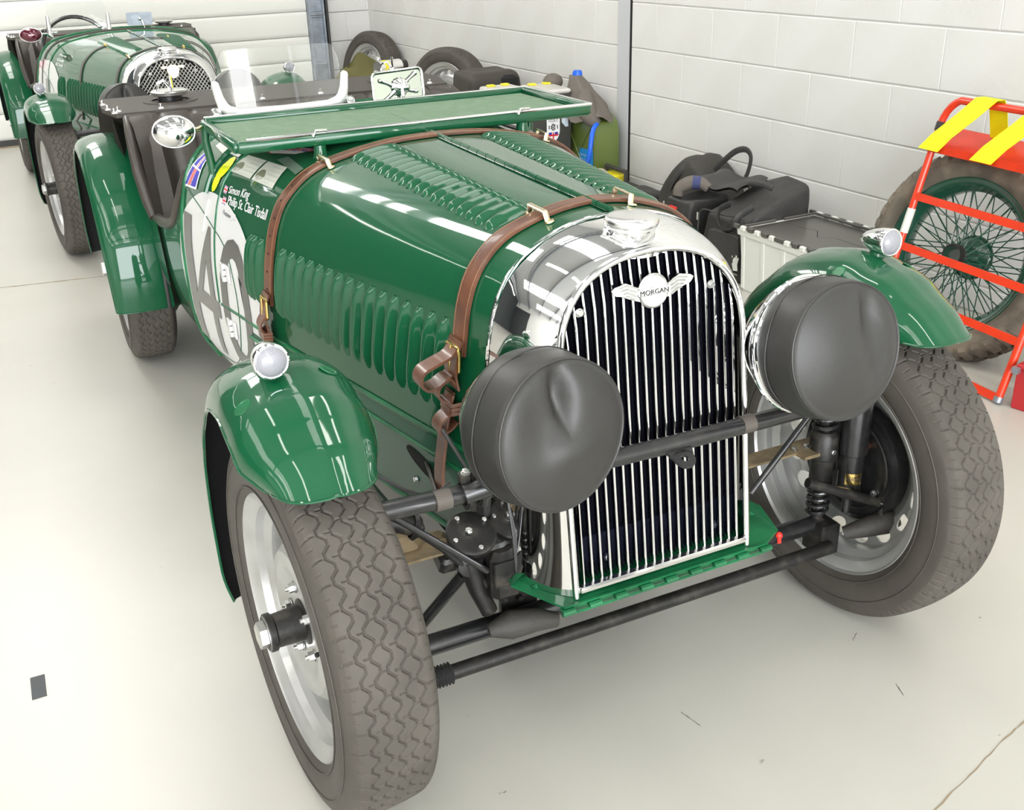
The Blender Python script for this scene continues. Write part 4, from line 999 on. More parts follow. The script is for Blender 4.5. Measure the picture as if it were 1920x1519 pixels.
# ---- wings
def wing(name, cx, cy, cz, path, half, drop, sx, parent, skirt=0.0, bead_=True, tip=.80, rear=.9, nu=22):
    """path: (angle deg, radius) from the front lip over the top; 0 = straight ahead"""
    P, L_ = cr([(a, r) for a, r in path], 56) if False else (None, None)
    A_ = [path[0][0]+(path[-1][0]-path[0][0])*i/54 for i in range(55)]
    def rad(a):
        for (p, q), (s_, t) in zip(path, path[1:]):
            if a <= s_: u = (a-p)/(s_-p); u = u*u*(3-2*u); return q+(t-q)*u
        return path[-1][1]
    rows = []; crest = []
    for i, a in enumerate(A_):
        t0 = i/54; k0 = min(1, t0/.16); k1 = min(1, (1-t0)/.08)
        fw_ = (tip+(1-tip)*math.sin(k0*PI/2))*(rear+(1-rear)*math.sin(k1*PI/2)); row = []
        r0 = rad(a); dd = drop*(.55+.45*math.sin(k0*PI/2))
        for j in range(nu+1):
            u = -1+2*j/nu; x = half*fw_*math.sin(u*PI/2*.94)/math.sin(PI/2*.94)
            dr = dd*(1-math.cos(u*PI/2*.98))**1.15 + skirt*max(0, (sx*u-.8)/.2)
            bb = .0035*math.exp(-(u/.05)**2) if bead_ else 0
            # rounded front lip
            aa = a+(TIPR*abs(u)**2.6)*(1-k0)*(tip < .9)
            rr_ = r0-dr+bb; row.append((cx+x, cy-rr_*math.cos(R(aa)), cz+rr_*math.sin(R(aa))))
        rows.append(row)
    g = G(); g.grid(rows); n = nu+1
    inner = []
    for i, row in enumerate(rows):
        a = R(A_[i]); inner.append([(p[0]*1+(cx-p[0])*.018, p[1]+.004*math.cos(a), p[2]-.004*math.sin(a)) for p in row])
    g.mi = 1; g.grid(inner); g.mi = 0
    for P_, Q_ in ((rows[0], inner[0]), (rows[-1], inner[-1]), ([r[0] for r in rows], [r[0] for r in inner]), ([r[-1] for r in rows], [r[-1] for r in inner])): g.grid([P_, Q_])
    o = g.build(name, ['green', 'void'], parent, ang=60)
    e = rows[0]+[r[-1] for r in rows[1:]]+rows[-1][::-1][1:]+[r[0] for r in rows[::-1]][1:-1]
    g = G(); g.tube(e, .0024, 6, closed=True); g.build('rolled_edge', 'green', o)
    return o, rows
TIPR = 9.0
FP = [(58, .400), (72, .414), (85, .434), (98, .450), (112, .452), (128, .436), (145, .424), (165, .412), (185, .403), (203, .402)]
for sx in (-1, 1):
    wg, rows = wing('front_wing', sx*.588, 0, .332, FP, .108, .066, sx, A, .006, tip=.72)
    # small oval badges and fixings
    for ang_, u in ((96, 16 if sx < 0 else 5), (90, 5 if sx < 0 else 16)):
        i = int((ang_-59)/144*54); p = Vector(rows[i][u]); q = Vector(rows[i+1][u])-p; s_ = Vector(rows[i][u+1])-p; nn = q.cross(s_).normalized(); nn = nn if nn.z > 0 else -nn
        g = G(); g.lathe([(.012, 0), (.0115, .0012), (.0095, .0014), (.009, .0006), (0, .0006)], AX(p, nn) @ Matrix.Diagonal((1, 1.35, 1, 1)), 20); g.build('wing_stay_cap', 'green_old', wg)
    # side lamp
    lc = Vector((sx*.612, -.004, .806)); LX = AX(lc, (0, -1, .10)) @ Matrix.Scale(.9, 4)
    g = G(); g.lathe([(.0265, .0), (.029, -.004), (.030, -.012), (.029, -.028), (.025, -.048), (.018, -.068), (.009, -.082), (0, -.088)], LX, 32); sl = g.build('side_lamp', 'chrome', A, ang=60)
    g = G(); g.lathe([(.027, .0), (.0255, .004), (.018, .009), (.008, .0115), (0, .012)], LX, 32); g.build('lamp_lens', 'frost', sl, ang=60)
    g = G(); g.tube([LX @ Vector((.028*math.cos(t), .028*math.sin(t), 0)) for t in [2*PI*k/32 for k in range(32)]], .0028, 8, closed=True); g.build('lamp_rim', 'chrome', sl)
    g = G(); g.tube([lc+Vector((0, .03, -.02)), lc+Vector((0, .035, -.05))], [.014, .022], 12); g.build('lamp_foot', 'green', sl)
    # rear wing
    RP = [(-6, .412), (10, .418), (30, .432), (52, .452), (75, .462), (95, .460), (120, .445), (150, .430), (185, .42)]
    rw, rr_ = wing('rear_wing', sx*.600, 2.337, .332, RP, .098, .040, sx, A, .004, False, .96, .96)
    g = G(); g.tube([(sx*.532, 2.337-(r+.002)*math.cos(R(a)), .332+(r+.002)*math.sin(R(a))) for a, r in [(-6+6.3*k, 0) for k in range(21)] for r in [(lambda a: next((q+(t-q)*((a-p)/(s_-p)) for (p, q), (s_, t) in zip(RP, RP[1:]) if a <= s_), .42))(a)]], .0062, 8); g.build('wing_piping', 'seal', rw)
    rows = []
    for k in range(24):
        a = -6+6.0*k; r = next((q+(t-q)*((a-p)/(s_-p)) for (p, q), (s_, t) in zip(RP, RP[1:]) if a <= s_), .42)
        rows.append([(sx*x, 2.337-(r+dr)*math.cos(R(a)), .332+(r+dr)*math.sin(R(a))) for x, dr in ((.53, .0), (.505, -.003), (.485, -.012), (.478, -.06))])
    g = G(); g.grid(rows); g.build('wing_inner_strip', 'green', rw, ang=60)

# ---- headlamps under vinyl covers
def headlamp(c, d, dent, roll=0.0, deep=1.0, shell=1.0):
    H = AX(c, d, roll); R_ = .116
    g = G(); g.lathe([(r*shell, h) for r, h in [(.105, -.060), (.112, -.085), (.119, -.092), (.120, -.098), (.116, -.108), (.106, -.130), (.088, -.158), (.062, -.182), (.033, -.198), (0, -.204)]], H, 48); o = g.build('headlamp', 'chrome', A, ang=60)
    g = G(); g.tube([H @ Vector((.1185*shell*math.cos(t), .1185*shell*math.sin(t), -.094)) for t in [2*PI*k/48 for k in range(48)]], .004, 8, closed=True); g.build('lamp_rim', 'chrome', o)
    rows = []; nn = 72
    def pt(r, t, h):
        wob = 1+.008*math.sin(3*t+1)+.006*math.sin(7*t)*(h < -.02)
        x, y = r*wob*math.cos(t), r*wob*math.sin(t)
        dz = 0
        if h > -.002:
            q = r/R_
            for (dx, dy, amp, sx_, sy_) in dent: dz += amp*math.exp(-((x-dx)/sx_)**2-((y-dy)/sy_)**2)
            dz *= max(0, 1-q**6)
        return H @ Vector((x, y, h+dz))
    prof = [(0.004, .016), (.02, .016), (.04, .0155), (.06, .0145), (.08, .012), (.095, .0085), (.106, .004), (.1125, .0005), (.1145, .0015), (.1165, -.001), (.118, -.008), (.1195, -.022), (.1205, -.04), (.1215, -.058), (.1200, -.075), (.1175, -.084), (.1125, -.088)]
    for r, h in prof: rows.append([pt(r, 2*PI*k/nn, h*deep if h < -.01 else h) for k in range(nn)])
    g = G(); g.grid(rows, True, True); cv = g.build('lamp_cover', 'vinyl', o, ang=70)
    g = G(); g.tube([H @ Vector((.1152*(1+.008*math.sin(3*t+1))*math.cos(t), .1152*(1+.008*math.sin(3*t+1))*math.sin(t), .0005)) for t in [2*PI*k/90 for k in range(90)]], .0019, 6, closed=True); g.build('piped_seam', 'vinyl', cv)
    g = G(); g.tube([H @ Vector((.1225*math.cos(t), .1225*math.sin(t), -.058+.002*math.sin(5*t))) for t in [2*PI*k/90 for k in range(90)]], .0012, 6, closed=True); g.build('hem_seam', 'vinyl', cv)
    return o
hL = headlamp((-.258, -.266, .711), (.18, -.97, .13), [(-.005, .070, -.030, .015, .050), (-.045, .03, -.012, .025, .06), (.0, -.02, .014, .045, .03), (.040, .05, .006, .03, .05)], 0, 1.12, .90)
hR = headlamp((.276, -.262, .735), (.02, -.97, .20), [(.045, .06, -.020, .020, .060), (-.03, .0, .010, .05, .07), (.055, -.03, -.010, .02, .04)])

for sx, o in ((-1, hL), (1, hR)):
    g = G(); g.tube([(sx*.275, -.157, .590), (sx*.275, -.150, .615), (sx*.275, -.145, .665)], [.020, .013, .022], 14); g.build('lamp_bracket', 'black', o)
# ---- lamp bar, tow eye, front axle gear
g = G(); g.tube([(-.515, -.150, .592), (-.33, -.157, .589), (0, -.158, .583), (.33, -.157, .582), (.425, -.155, .582)], .0155, 14); g.tube([(-.50, -.14, .590), (-.50, -.05, .585), (-.50, .0, .560)], .014, 10); g.tube([(.42, -.155, .582), (.47, -.10, .580), (.50, .0, .560)], .014, 10); lb = g.build('lamp_bar', 'black', A)
for x in (-.412, .165):
    z = .583+(.007 if x < 0 else 0); g = G(); g.rod((x-.013, -.1565, z), (x+.013, -.1565, z), .0168, 16); g.build('tape_band', 'tapegrey', lb)
g = G(); TX = AX((.014, -.172, .572), (0, -.45, 1))
P = [(-.036, .03), (.036, .03), (.026, 0), (.017, -.022), (.010, -.032), (0, -.036), (-.010, -.032), (-.017, -.022), (-.026, 0)]
hole = [(.007*math.cos(2*PI*k/16), -.018+.007*math.sin(2*PI*k/16)) for k in range(16)]
outer = [(.019*math.cos(2*PI*k/16), -.018+.019*math.sin(2*PI*k/16)) for k in range(16)]
g.grid([[TX @ Vector((x, y, z)) for x, y in q] for q, z in ((hole, 0), (hole, .006), (outer, .006), (outer, 0), (hole, 0))], True)
g.add([TX @ Vector(v) for v in ((-.034, .028, 0), (.034, .028, 0), (.019, -.016, 0), (.011, -.006, 0), (-.011, -.006, 0), (-.019, -.016, 0), (-.034, .028, .006), (.034, .028, .006), (.019, -.016, .006), (.011, -.006, .006), (-.011, -.006, .006), (-.019, -.016, .006))],
      [(0,1,2,3,4,5), (6,7,8,9,10,11), (0,1,7,6), (1,2,8,7), (5,0,6,11), (3,4,10,9), (2,3,9,8), (4,5,11,10)])
g.build('tow_eye', 'black', lb, smooth=False)
g = G(); g.tube([(-.340, -.178, .606), (-.308, -.182, .612)], [.018, .023], 18, caps=False); g.rod((-.38, -.172, .598), (-.340, -.178, .606), .016, 14); g.build('spot_lamp_tube', 'black', lb)
for x in (-.372, -.350, -.318):
    g = G(); g.tube([(x, -.157+.021*math.cos(t), .589+.021*math.sin(t)) for t in [2*PI*k/18 for k in range(18)]], .005, 8, closed=True); g.box((x, -.155, .618), (.018, .022, .020), bev=.004); g.build('bar_clamp', 'blackdirty', lb)
    put(BOLTC, 'clamp_bolt', lb, AX((x, -.160, .628), (0, -.3, 1)))
for sx in (-1, 1):
    x = sx*.50
    g = G(); g.rod((x, .0, .12), (x, 0, .60), .013, 14); g.build('king_pin', 'blackdirty', A)
    g = G()
    def coil(z0, z1, n, r, w_): return [(x+r*math.cos(t), r*math.sin(t), z0+(z1-z0)*t/(2*PI*n)) for t in [2*PI*n*k/(n*14) for k in range(n*14+1)]]
    g.tube(coil(.425, .575, 8, .024, .005), .0048, 8); g.build('upper_spring', 'black', A)
    g = G(); g.tube(coil(.225, .305, 5, .021, .005), .0045, 8); g.build('rebound_spring', 'black', A)
    g = G(); g.lathe([(0, .300), (.022, .300), (.024, .31), (.024, .36), (.03, .365), (.03, .415), (.022, .425), (0, .425)], X((x, 0, 0)), 20); g.box((x+sx*.02, 0, .36), (.06, .035, .03), bev=.006); g.build('stub_axle_carrier', 'blackdirty', A)
    put(BOLTC, 'carrier_bolt', A, AX((x-sx*.0, -.027, .385), (0, -1, 0)))
    g = G(); g.rod((x+sx*.02, 0, .345), (x+sx*.085, sx*.0, .345), .022, 14); g.build('stub_axle', 'blackdirty', A)
    # telescopic damper
    g = G(); g.lathe([(0, .235), (.010, .235), (.010, .27), (.024, .275), (.0265, .28), (.0265, .375), (.030, .378), (.030, .575), (.026, .585), (0, .588)], X((x+sx*.048, -.035, 0)), 28); dm = g.build('damper', 'black', A, ang=35)
    if sx > 0:
        g = G(); g.grid([[(x+.048+.0272*math.cos(t)*1.0, -.035+.0272*math.sin(t), .325+q) for t in [R(205+75*k/12) for k in range(13)]] for q in (-.013, .013)]); g.build('damper_badge', 'brass', dm)
        V, F, asp = text2d('NEWTON'); g = G(); g.add([(x+.048+.0280*math.cos(R(212+62*u)), -.035+.0280*math.sin(R(212+62*u)), .320+.011*v) for u, v in V], F); g.build('damper_lettering', 'txtdark', dm, smooth=False)
    # backplate and brake gear
    g = G(); BX = Matrix.Translation((sx*(.582-.018), 0, .332)) @ Matrix.Rotation(SF if sx > 0 else PI+SF, 4, 'Z') @ WX
    g.lathe([(0, .012), (.118, .012), (.122, .006), (.122, .016), (.130, .016), (.130, .045), (.11, .046), (0, .046)], BX, 48); bp = g.build('brake_drum', 'black', A, ang=35)
    g = G(); g.tube([BX @ Vector((.104*math.cos(t), .104*math.sin(t), .010)) for t in [2*PI*k/48 for k in range(48)]], .0035, 6, closed=True); g.build('drum_ring', 'blackdirty', bp)
    for a in (.6, 2.2, 3.6, 5.2): put(BOLTC, 'drum_bolt', bp, BX @ Matrix.Translation((.088*math.cos(a), .088*math.sin(a), .010)) @ Matrix.Rotation(PI, 4, 'X'))
    g = G(); g.tube([(sx*.525, -.02, .50), (sx*.545, -.05, .49), (sx*.552, -.060, .45), (sx*.548, -.055, .42), (sx*.553, -.06, .395), (sx*.565, -.055, .385)], .0032, 8); g.rod((sx*.553, -.055, .385), (sx*.575, -.045, .392), .010, 6); g.build('brake_pipe', 'copper', bp)
    # flat damper blade, brace rod, blocks
    g = G(); g.box((sx*.40, .030, .380), (.22, .045, .005)); g.box((sx*.47, .012, .380), (.07, .06, .007)); bl = g.build('steering_blade', 'rust', A, smooth=False)
    for q in (.44, .47): put(BOLTC, 'blade_bolt', bl, X((sx*q, .02, .384)))
    g = G(); g.rod((sx*.462, -.02, .51), (sx*.289, -.035, .349), .0065, 10); g.build('brace_rod', 'black', A)
    g = G(); g.box((sx*.508, -.012, .175), (.05, .065, .075), bev=.005); bk = g.build('axle_end_block', 'blackdirty', A, ang=30)
    put(BOLTC, 'block_bolt', bk, AX((sx*.535, -.048, .19), (sx*.5, -1, 0))); put(BOLTC, 'block_bolt', bk, AX((sx*.50, -.046, .155), (0, -1, 0)))
g = G(); g.rod((-.51, .0, .200), (.51, .0, .200), .020, 16); g.build('lower_axle_tube', 'black', A)
g = G(); g.rod((-.50, -.052, .168), (.50, -.052, .168), .0145, 16); sb = g.build('sway_bar', 'blackdirty', A)
g = G()
for k in range(7): g.lathe([(.015, 0), (.021, .003), (.015, .006)], AX((-.375-.0065*k, -.052, .168), (-1, 0, 0)), 16)
g.build('rubber_bellows', 'seal', sb)
# track rods with laced leather boots
for sx in (-1, 1):
    g = G(); P = [(sx*.525, -.06, .200), (sx*.555, -.078, .212), (sx*.60, -.098, .226), (sx*.625, -.108, .232)] if sx > 0 else [(-.30, -.055, .235), (-.26, -.060, .238), (-.21, -.066, .236), (-.17, -.07, .225)]
    g.tube(P, [.014, .020, .026, .016] if sx > 0 else [.012, .027, .022, .014], 14); bt = g.build('leather_boot', 'nylon2', A)
    if sx > 0:
        g = G(); g.rod((.59, -.095, .235), (.59, -.09, .275), .009, 10); g.rod((.42, -.05, .345), (.595, -.09, .268), .011, 10); g.build('steering_arm', 'blackdirty', A); put(NUT, 'castle_nut', bt, X((.59, -.095, .275)))
g = G(); g.tube([(-.418, -.0, .462), (-.36, -.005, .402), (-.249, -.02, .262)], .0075, 10); g.build('drag_link', 'blackdirty', A)
g = G(); g.rod((-.452, .01, .475), (-.405, .0, .455), .017, 16); g.lathe([(.02, 0), (.024, .006), (.018, .014)], AX((-.412, .0, .458), (.9, -.15, -.4)), 18); g.ball((-.402, -.002, .453), .013, n=12, m=8); g.build('drag_link_joint', 'blackdirty', A)
# steering box
g = G(); SB = AX((-.300, .015, .388), (.0, -.45, .9)) @ Matrix.Scale(.80, 4)
g.lathe([(0, -.05), (.046, -.05), (.050, -.045), (.050, .018), (.058, .02), (.058, .030), (.052, .034), (0, .034)], SB, 32); g.box((.045, -.01, -.03), (.07, .075, .10), X=SB, bev=.008); g.box((.055, -.062, -.035), (.062, .012, .055), X=SB, bev=.003); g.box((-.05, .0, -.045), (.05, .06, .05), X=SB, bev=.008)
sbx = g.build('steering_box', 'blackdirty', A, ang=35)
for a in (.5, 2.0, 3.4, 4.8): put(BOLTC, 'cover_bolt', sbx, SB @ Matrix.Translation((.045*math.cos(a), .045*math.sin(a), .033)))
put(nut_mesh(.009, .012, 'alu'), 'adjuster_nut', sbx, SB @ Matrix.Translation((-.008, .0, .034)))
g = G(); g.tube([(-.31, .0, .36), (-.300, -.01, .30), (-.282, -.02, .25)], [.022, .017, .016], 12); g.lathe([(0, -.02), (.024, -.016), (.024, .016), (0, .02)], AX((-.312, 0, .355), (0, -1, .2)), 18); g.build('drop_arm', 'blackdirty', A)
g = G(); g.rod((-.40, .10, .15), (-.31, .03, .31), .012, 12); g.build('stay_tube', 'black', A)
g = G(); g.box((-.205, .02, .285), (.075, .012, .16)); g.box((-.215, .06, .52), (.05, .04, .20), bev=.01); g.box((-.245, .05, .45), (.06, .05, .10), bev=.01); sk = g.build('chassis_bracket', 'blackdirty', A, ang=30)
for z in (.235, .27, .33): put(BOLT, 'bracket_bolt', sk, AX((-.205, .012, z), (0, -1, 0)))
g = G(); g.box((-.41, .08, .385), (.07, .08, .04), bev=.015); g.box((-.36, .10, .35), (.10, .04, .03), bev=.01); g.build('splash_bracket', 'rust', A, ang=30)
g = G(); g.rod((-.295, .235, .462), (-.325, .10, .452), .005, 8); g.build('exhaust_stay', 'blackdirty', A)
g = G(); g.box((-.255, -.02, .33), (.06, .06, .10), bev=.012); g.box((-.262, -.053, .345), (.045, .008, .05), bev=.002); g.build('steering_box_side_cover', 'blackdirty', A, ang=30)
g = G(); g.tube([(-.56, .0, .58), (-.50, -.06, .62), (-.45, -.09, .585), (-.40, -.08, .55), (-.36, -.06, .56)], .0032, 6); g.build('wiring_loom', 'seal', A)
g = G(); g.tube([(-.34, .01, .62), (-.33, -.06, .58), (-.335, -.05, .53)], .0035, 6); g.tube([(-.30, .0, .62), (-.27, -.05, .57), (-.25, -.02, .50)], .003, 6); g.build('wiring_loom', 'seal', A)
g = G(); g.tube([(-.243, -.02, .53), (-.245, -.055, .42), (-.243, -.06, .335)], .0032, 6); g.tube([(-.215, -.06, .54), (-.205, -.085, .42), (-.185, -.12, .35)], .003, 6); g.build('support_wire', 'black', A)
# green apron plate with its hinge
g = G(); Q = [(-.268, -.065), (-.214, -.176), (.214, -.176), (.268, -.145), (.300, -.065), (.285, -.02), (-.255, -.02)]
Q = [(-.262, -.075), (-.210, -.178), (.215, -.178), (.265, -.150), (.292, -.062), (.28, -.02), (-.25, -.02)]
g.prism(Q, .004, X((0, 0, .330))); g.box((0, -.172, .326), (.40, .004, .016)); ap = g.build('apron_plate', 'green_old', A, smooth=False)
g = G(); g.grid([[(-.262, -.075, .334), (-.240, -.03, .334)], [(-.235, -.080, .356), (-.215, -.03, .362)], [(-.185, -.12, .345), (-.185, -.03, .36)]]); g.build('turned_corner', 'green_old', ap, smooth=False)
for k in range(9):
    g = G(); x = -.205+.052*k; g.rod((x-.012, -.182, .325), (x+.012, -.182, .325), .0058, 8); g.box((x, -.176, .328), (.024, .010, .003)); g.build('hinge_knuckle', 'green_old', ap)
g = G(); g.rod((-.215, -.184, .322), (.215, -.184, .322), .0028, 6); g.build('hinge_pin', 'green_old', ap)
for x, y in ((-.226, -.10), (.255, -.08)): put(nut_mesh(.007, .004, 'green_old', True), 'plate_nut', ap, X((x, y, .335)))
g = G(); g.ball((.262, -.158, .326), .007, n=8, m=6); g.rod((.262, -.158, .326), (.255, -.168, .317), .004); g.build('red_clip', 'redplastic', ap)

# ================================================================== the second car, behind
Bc = thing('sports_car', 'green open sports car parked behind, with a mesh grille and a red-backed mirror', 'car', (-.127, 3.93, 0), .03)
Bc.scale = (.958, .958, .958)
SKIP = {'grille', 'winged_badge', 'steering_wheel', 'number_roundel', 'aero_screen', 'rear_view_mirror', 'door_mirror', 'folded_windscreen', 'bonnet_strap', 'lamp_bar', 'apron_plate', 'steering_box', 'drop_arm', 'drag_link', 'drag_link_joint',
        'wiring_loom', 'support_wire', 'chassis_bracket', 'splash_bracket', 'stay_tube', 'sway_bar', 'leather_boot', 'steering_arm', 'engine_bay_shadow_box'}
SKIPSUB = {'winged_badge', 'number_roundel', 'door_hinge', 'side_vent', 'reinforcing_strip', 'driver_lettering', 'scrutineering_label', 'mesh_patch', 'sponsor_label', 'rally_plate_sticker', 'blue_pennant_sticker', 'yellow_map_sticker', 'paper_pass', 'flag_sticker', 'screen_pillar_bead'}
base = lambda o: o.name.split('.')[0]
for ch in list(A.children):
    if base(ch) in SKIP: continue
    c = ch.copy(); C.objects.link(c); c.parent = Bc
    for gc in ch.children:
        if base(gc) in SKIPSUB: continue
        d = gc.copy(); C.objects.link(d); d.parent = c
        if base(gc) == 'brake_drum': pass
def bch(n): return [c for c in Bc.children if base(c) == n][0]
def straighten():
    for c in Bc.children:
        if base(c) == 'wheel' and abs(c.matrix_basis.translation.y) < .1:
            pass
straighten()
# woven mesh grille
g = G(); arch_panel(g, .03); gb = g.build('grille', 'void', Bc, smooth=False)
for dsg in (-1, 1):
    g = G()
    for k in range(-32, 60):
        c0 = -.18+k*.0185; pts = []
        for i in range(40):
            z = .345+.014*i; x = c0+dsg*(z-.345)*.82 if dsg > 0 else c0-(z-.345)*.82+.0
            if abs(x) < .175 and z < arch_z(x)-.006: pts.append((x, gy(z)-.002+.0018*(1 if (i % 2) ^ (dsg > 0) else -1), z))
        if len(pts) > 2: g.tube([pts[0], pts[-1]], .0021, 5)
    g.build('mesh_wires', 'alu', gb, ang=60)['kind'] = 'stuff'
bdd = [(-.058, .868), (-.050, .858), (-.028, .862), (-.03, .85), (-.02, .822), (0, .812), (.02, .822), (.03, .85), (.028, .862), (.050, .858), (.058, .868), (.040, .873), (.022, .868), (.012, .876), (-.012, .876), (-.022, .868), (-.040, .873)]
g = G(); n = len(bdd); g.add([(x, gy(z)-.008, z) for x, z in bdd]+[(x, gy(z)-.013, z) for x, z in bdd], [tuple(range(n)), tuple(range(n, 2*n))]+[(i, (i+1) % n, n+(i+1) % n, n+i) for i in range(n)]); g.build('winged_plate', 'brass_pale', gb, smooth=False)
for x, z in ((-.11, .84), (.11, .84)): put(BOLTC, 'grille_bolt', gb, AX((x, gy(z)-.006, z), (0, -1, 0)))
# narrow black straps, guides
for y, sl_ in ((.10, -.93), (.60, -.93)):
    rows = [[spn(bonnet_half, y-.011, s, .002), spn(bonnet_half, y-.011, s, .006), spn(bonnet_half, y+.011, s, .006), spn(bonnet_half, y+.011, s, .002)] for s in [-.95+1.9*i/70 for i in range(71)]]
    g = G(); g.grid(rows, True, True, True); o = g.build('bonnet_strap', 'seat', Bc)
    for s in (-.30, .18):
        a = spn(bonnet_half, y-.020, s, .002); b = spn(bonnet_half, y-.018, s, .014); c = spn(bonnet_half, y+.018, s, .014); d = spn(bonnet_half, y+.020, s, .002)
        g = G(); g.tube([a, b, c, d], .004, 6); g.build('strap_guide', 'brass', o)
    q = Vector(spn(bonnet_half, y, -.95, .01)); g = G(); g.tube([q+Vector((0, 0, .03)), q+Vector((-.03, -.01, .0)), q+Vector((-.012, 0, -.04)), q+Vector((-.03, 0, -.08)), q+Vector((0, 0, -.16))], .009, 6, flat=(.5, 1.6)); g.build('strap_tail', 'seat', o)
g = G(); g.tube(bead(body_half, 1.30, .006, -.8, .8), .006, 8); g.build('body_bead', 'seat', bch('scuttle'))
g = G(); g.rod((-.50, -.12, .598), (.50, -.12, .598), .014, 12); g.build('lamp_bar', 'black', Bc)
g = G(); g.box((0, .50, .45), (.44, .86, .30)); g.build('engine_bay_shadow_box', 'void', Bc, smooth=False)  # the second car's added black box, again for shade under the bonnet
bo = bch('bonnet'); bs2 = bch('scuttle')
g = G(); rows = []
for i in range(13):
    q = i/12; rows.append([side(RC[0]+.28*q*math.cos(t), max(.29, RC[1]+.03+.225*q*math.sin(t)), .0024) for t in [2*PI*k/48 for k in range(48)]])
g.grid(rows, True); rb = g.build('number_roundel', 'white', bs2, ang=80)
V, F, asp = text2d('1', 0, 3, 2); g = G(); g.add([side(1.22-.10*u, .42+.30*v, .0036) for u, v in V], F); g.build('number_figure', 'grey_digit', rb, smooth=False)
for i, t in enumerate(('MHarvey', 'GCrocker', 'ROrds')):
    y0 = 1.04; letter('driver_lettering', t, quad(bonnet_half, (y0, -.56-.035*i), (y0-.13, -.55-.035*i), (y0, -.538-.035*i), (y0-.13, -.525-.035*i)), 'txt', bo, .004)
def pinkst(u, v): return (.75,.25,.35) if (int(u*9)+int(v*7)) % 3 else (.82,.78,.8)
decal('event_sticker', quad(body_half, (1.40, -.60), (1.28, -.60), (1.40, -.50), (1.28, -.50)), 18, 14, pinkst, bs2)
decal('event_sticker', quad(body_half, (1.30, -.56), (1.17, -.56), (1.30, -.48), (1.17, -.48)), 18, 14, pinkst, bs2)
# small screen posts, glass, mirrors of the second car
g = G(); GLW = [(-.40, .96), (-.40, 1.10), (-.385, 1.115), (-.09, 1.115), (-.075, 1.10), (-.075, .96)]; n = len(GLW)
g.add([(x, 1.37, z) for x, z in GLW]+[(x, 1.374, z) for x, z in GLW], [tuple(range(n)), tuple(range(n, 2*n))[::-1]]+[(i, (i+1) % n, n+(i+1) % n, n+i) for i in range(n)]); as2 = g.build('aero_screen', 'glass', Bc, smooth=False)
for x in (-.405, -.07):
    g = G(); g.tube([(x, 1.368, .93), (x, 1.368, .965), (x+.004, 1.37, 1.045)], [.018, .013, .010], 10); g.box((x+.02*(1 if x < -.2 else -1), 1.368, .955), (.05, .014, .016), bev=.004); g.build('screen_post', 'chrome_soft', as2)
g = G(); Q = rr(.074, .036, .010); n = len(Q); g.add([(.115+x, 1.38, 1.0+z) for x, z in Q]+[(.115+x, 1.392, 1.0+z) for x, z in Q], [tuple(range(n)), tuple(range(n, 2*n))[::-1]]+[(i, (i+1) % n, n+(i+1) % n, n+i) for i in range(n)]); m2 = g.build('rear_view_mirror', 'galv', Bc, smooth=False)
g = G(); g.tube([(.115, 1.372, 1.0), (.125, 1.365, .99), (.135, 1.37, .94)], .005, 8); g.ball((.115, 1.374, 1.0), .012, n=10, m=6); g.build('mirror_stalk', 'chrome', m2)
g = G(); F_ = AX((-.515, 1.28, .955), (-.2, -1, .15)); rows = []
for r, h in ((1, 0), (.98, .010), (.86, .024), (.62, .034), (.3, .040), (.02, .041)): rows.append([F_ @ Vector((.060*r*math.cos(t), .038*r*math.sin(t), h*.8)) for t in [2*PI*k/32 for k in range(32)]])
g.grid(rows, True, True, True); m3 = g.build('door_mirror', 'redlens', Bc, ang=80); m3['label'] = 'dark red oval mirror shell'
g = G(); g.tube([F_ @ Vector((.060*math.cos(t), .038*math.sin(t), 0)) for t in [2*PI*k/32 for k in range(32)]], .003, 8, closed=True); g.tube([(-.46, 1.275, .955), (-.43, 1.29, .955), (-.40, 1.31, .93)], .006, 8); g.build('mirror_arm', 'chrome', m3)
g = G(); SW = AX((-.24, 1.60, .83), (0, -.9, .35)); g.tube([SW @ Vector((.20*math.cos(t), .20*math.sin(t), 0)) for t in [2*PI*k/40 for k in range(40)]], .012, 8, closed=True); g.build('steering_wheel', 'black', Bc)
# ================================================================== things along the wall
def soft(dim, pw=.35, amp=.012, fr=6.0, seed=0, nx=36, nz=22, sag=0.0, shp=None):
    """stuffed cloth body: rounded box with wrinkles, base at z=0"""
    rows = []
    def sg(v, p): return math.copysign(abs(v)**p, v)
    for i in range(nz+1):
        a = -PI/2+PI*i/nz; row = []
        for k in range(nx):
            t = 2*PI*k/nx; c = max(1e-3, math.cos(a))
            x = dim[0]/2*sg(c, pw)*sg(math.cos(t), pw); y = dim[1]/2*sg(c, pw)*sg(math.sin(t), pw); z = dim[2]/2*(1+sg(math.sin(a), pw))
            nv = noise.noise_vector(Vector((x*fr+seed, y*fr, z*fr*1.6)))*amp+noise.noise_vector(Vector((x*fr*3+seed, y*fr*3, z*fr*3)))*amp*.35
            p = Vector((x, y, max(0, z)))+nv*(1 if z > .01 else 0)
            if sag: p.z -= sag*max(0, 1-(2*x/dim[0])**2)*max(0, 1-(2*y/dim[1])**2)*(z/dim[2])
            if shp: p = Vector(shp(p))
            p.z = max(.0, p.z); row.append(p)
        rows.append(row)
    g = G(); g.grid(rows, True, True, True); return g
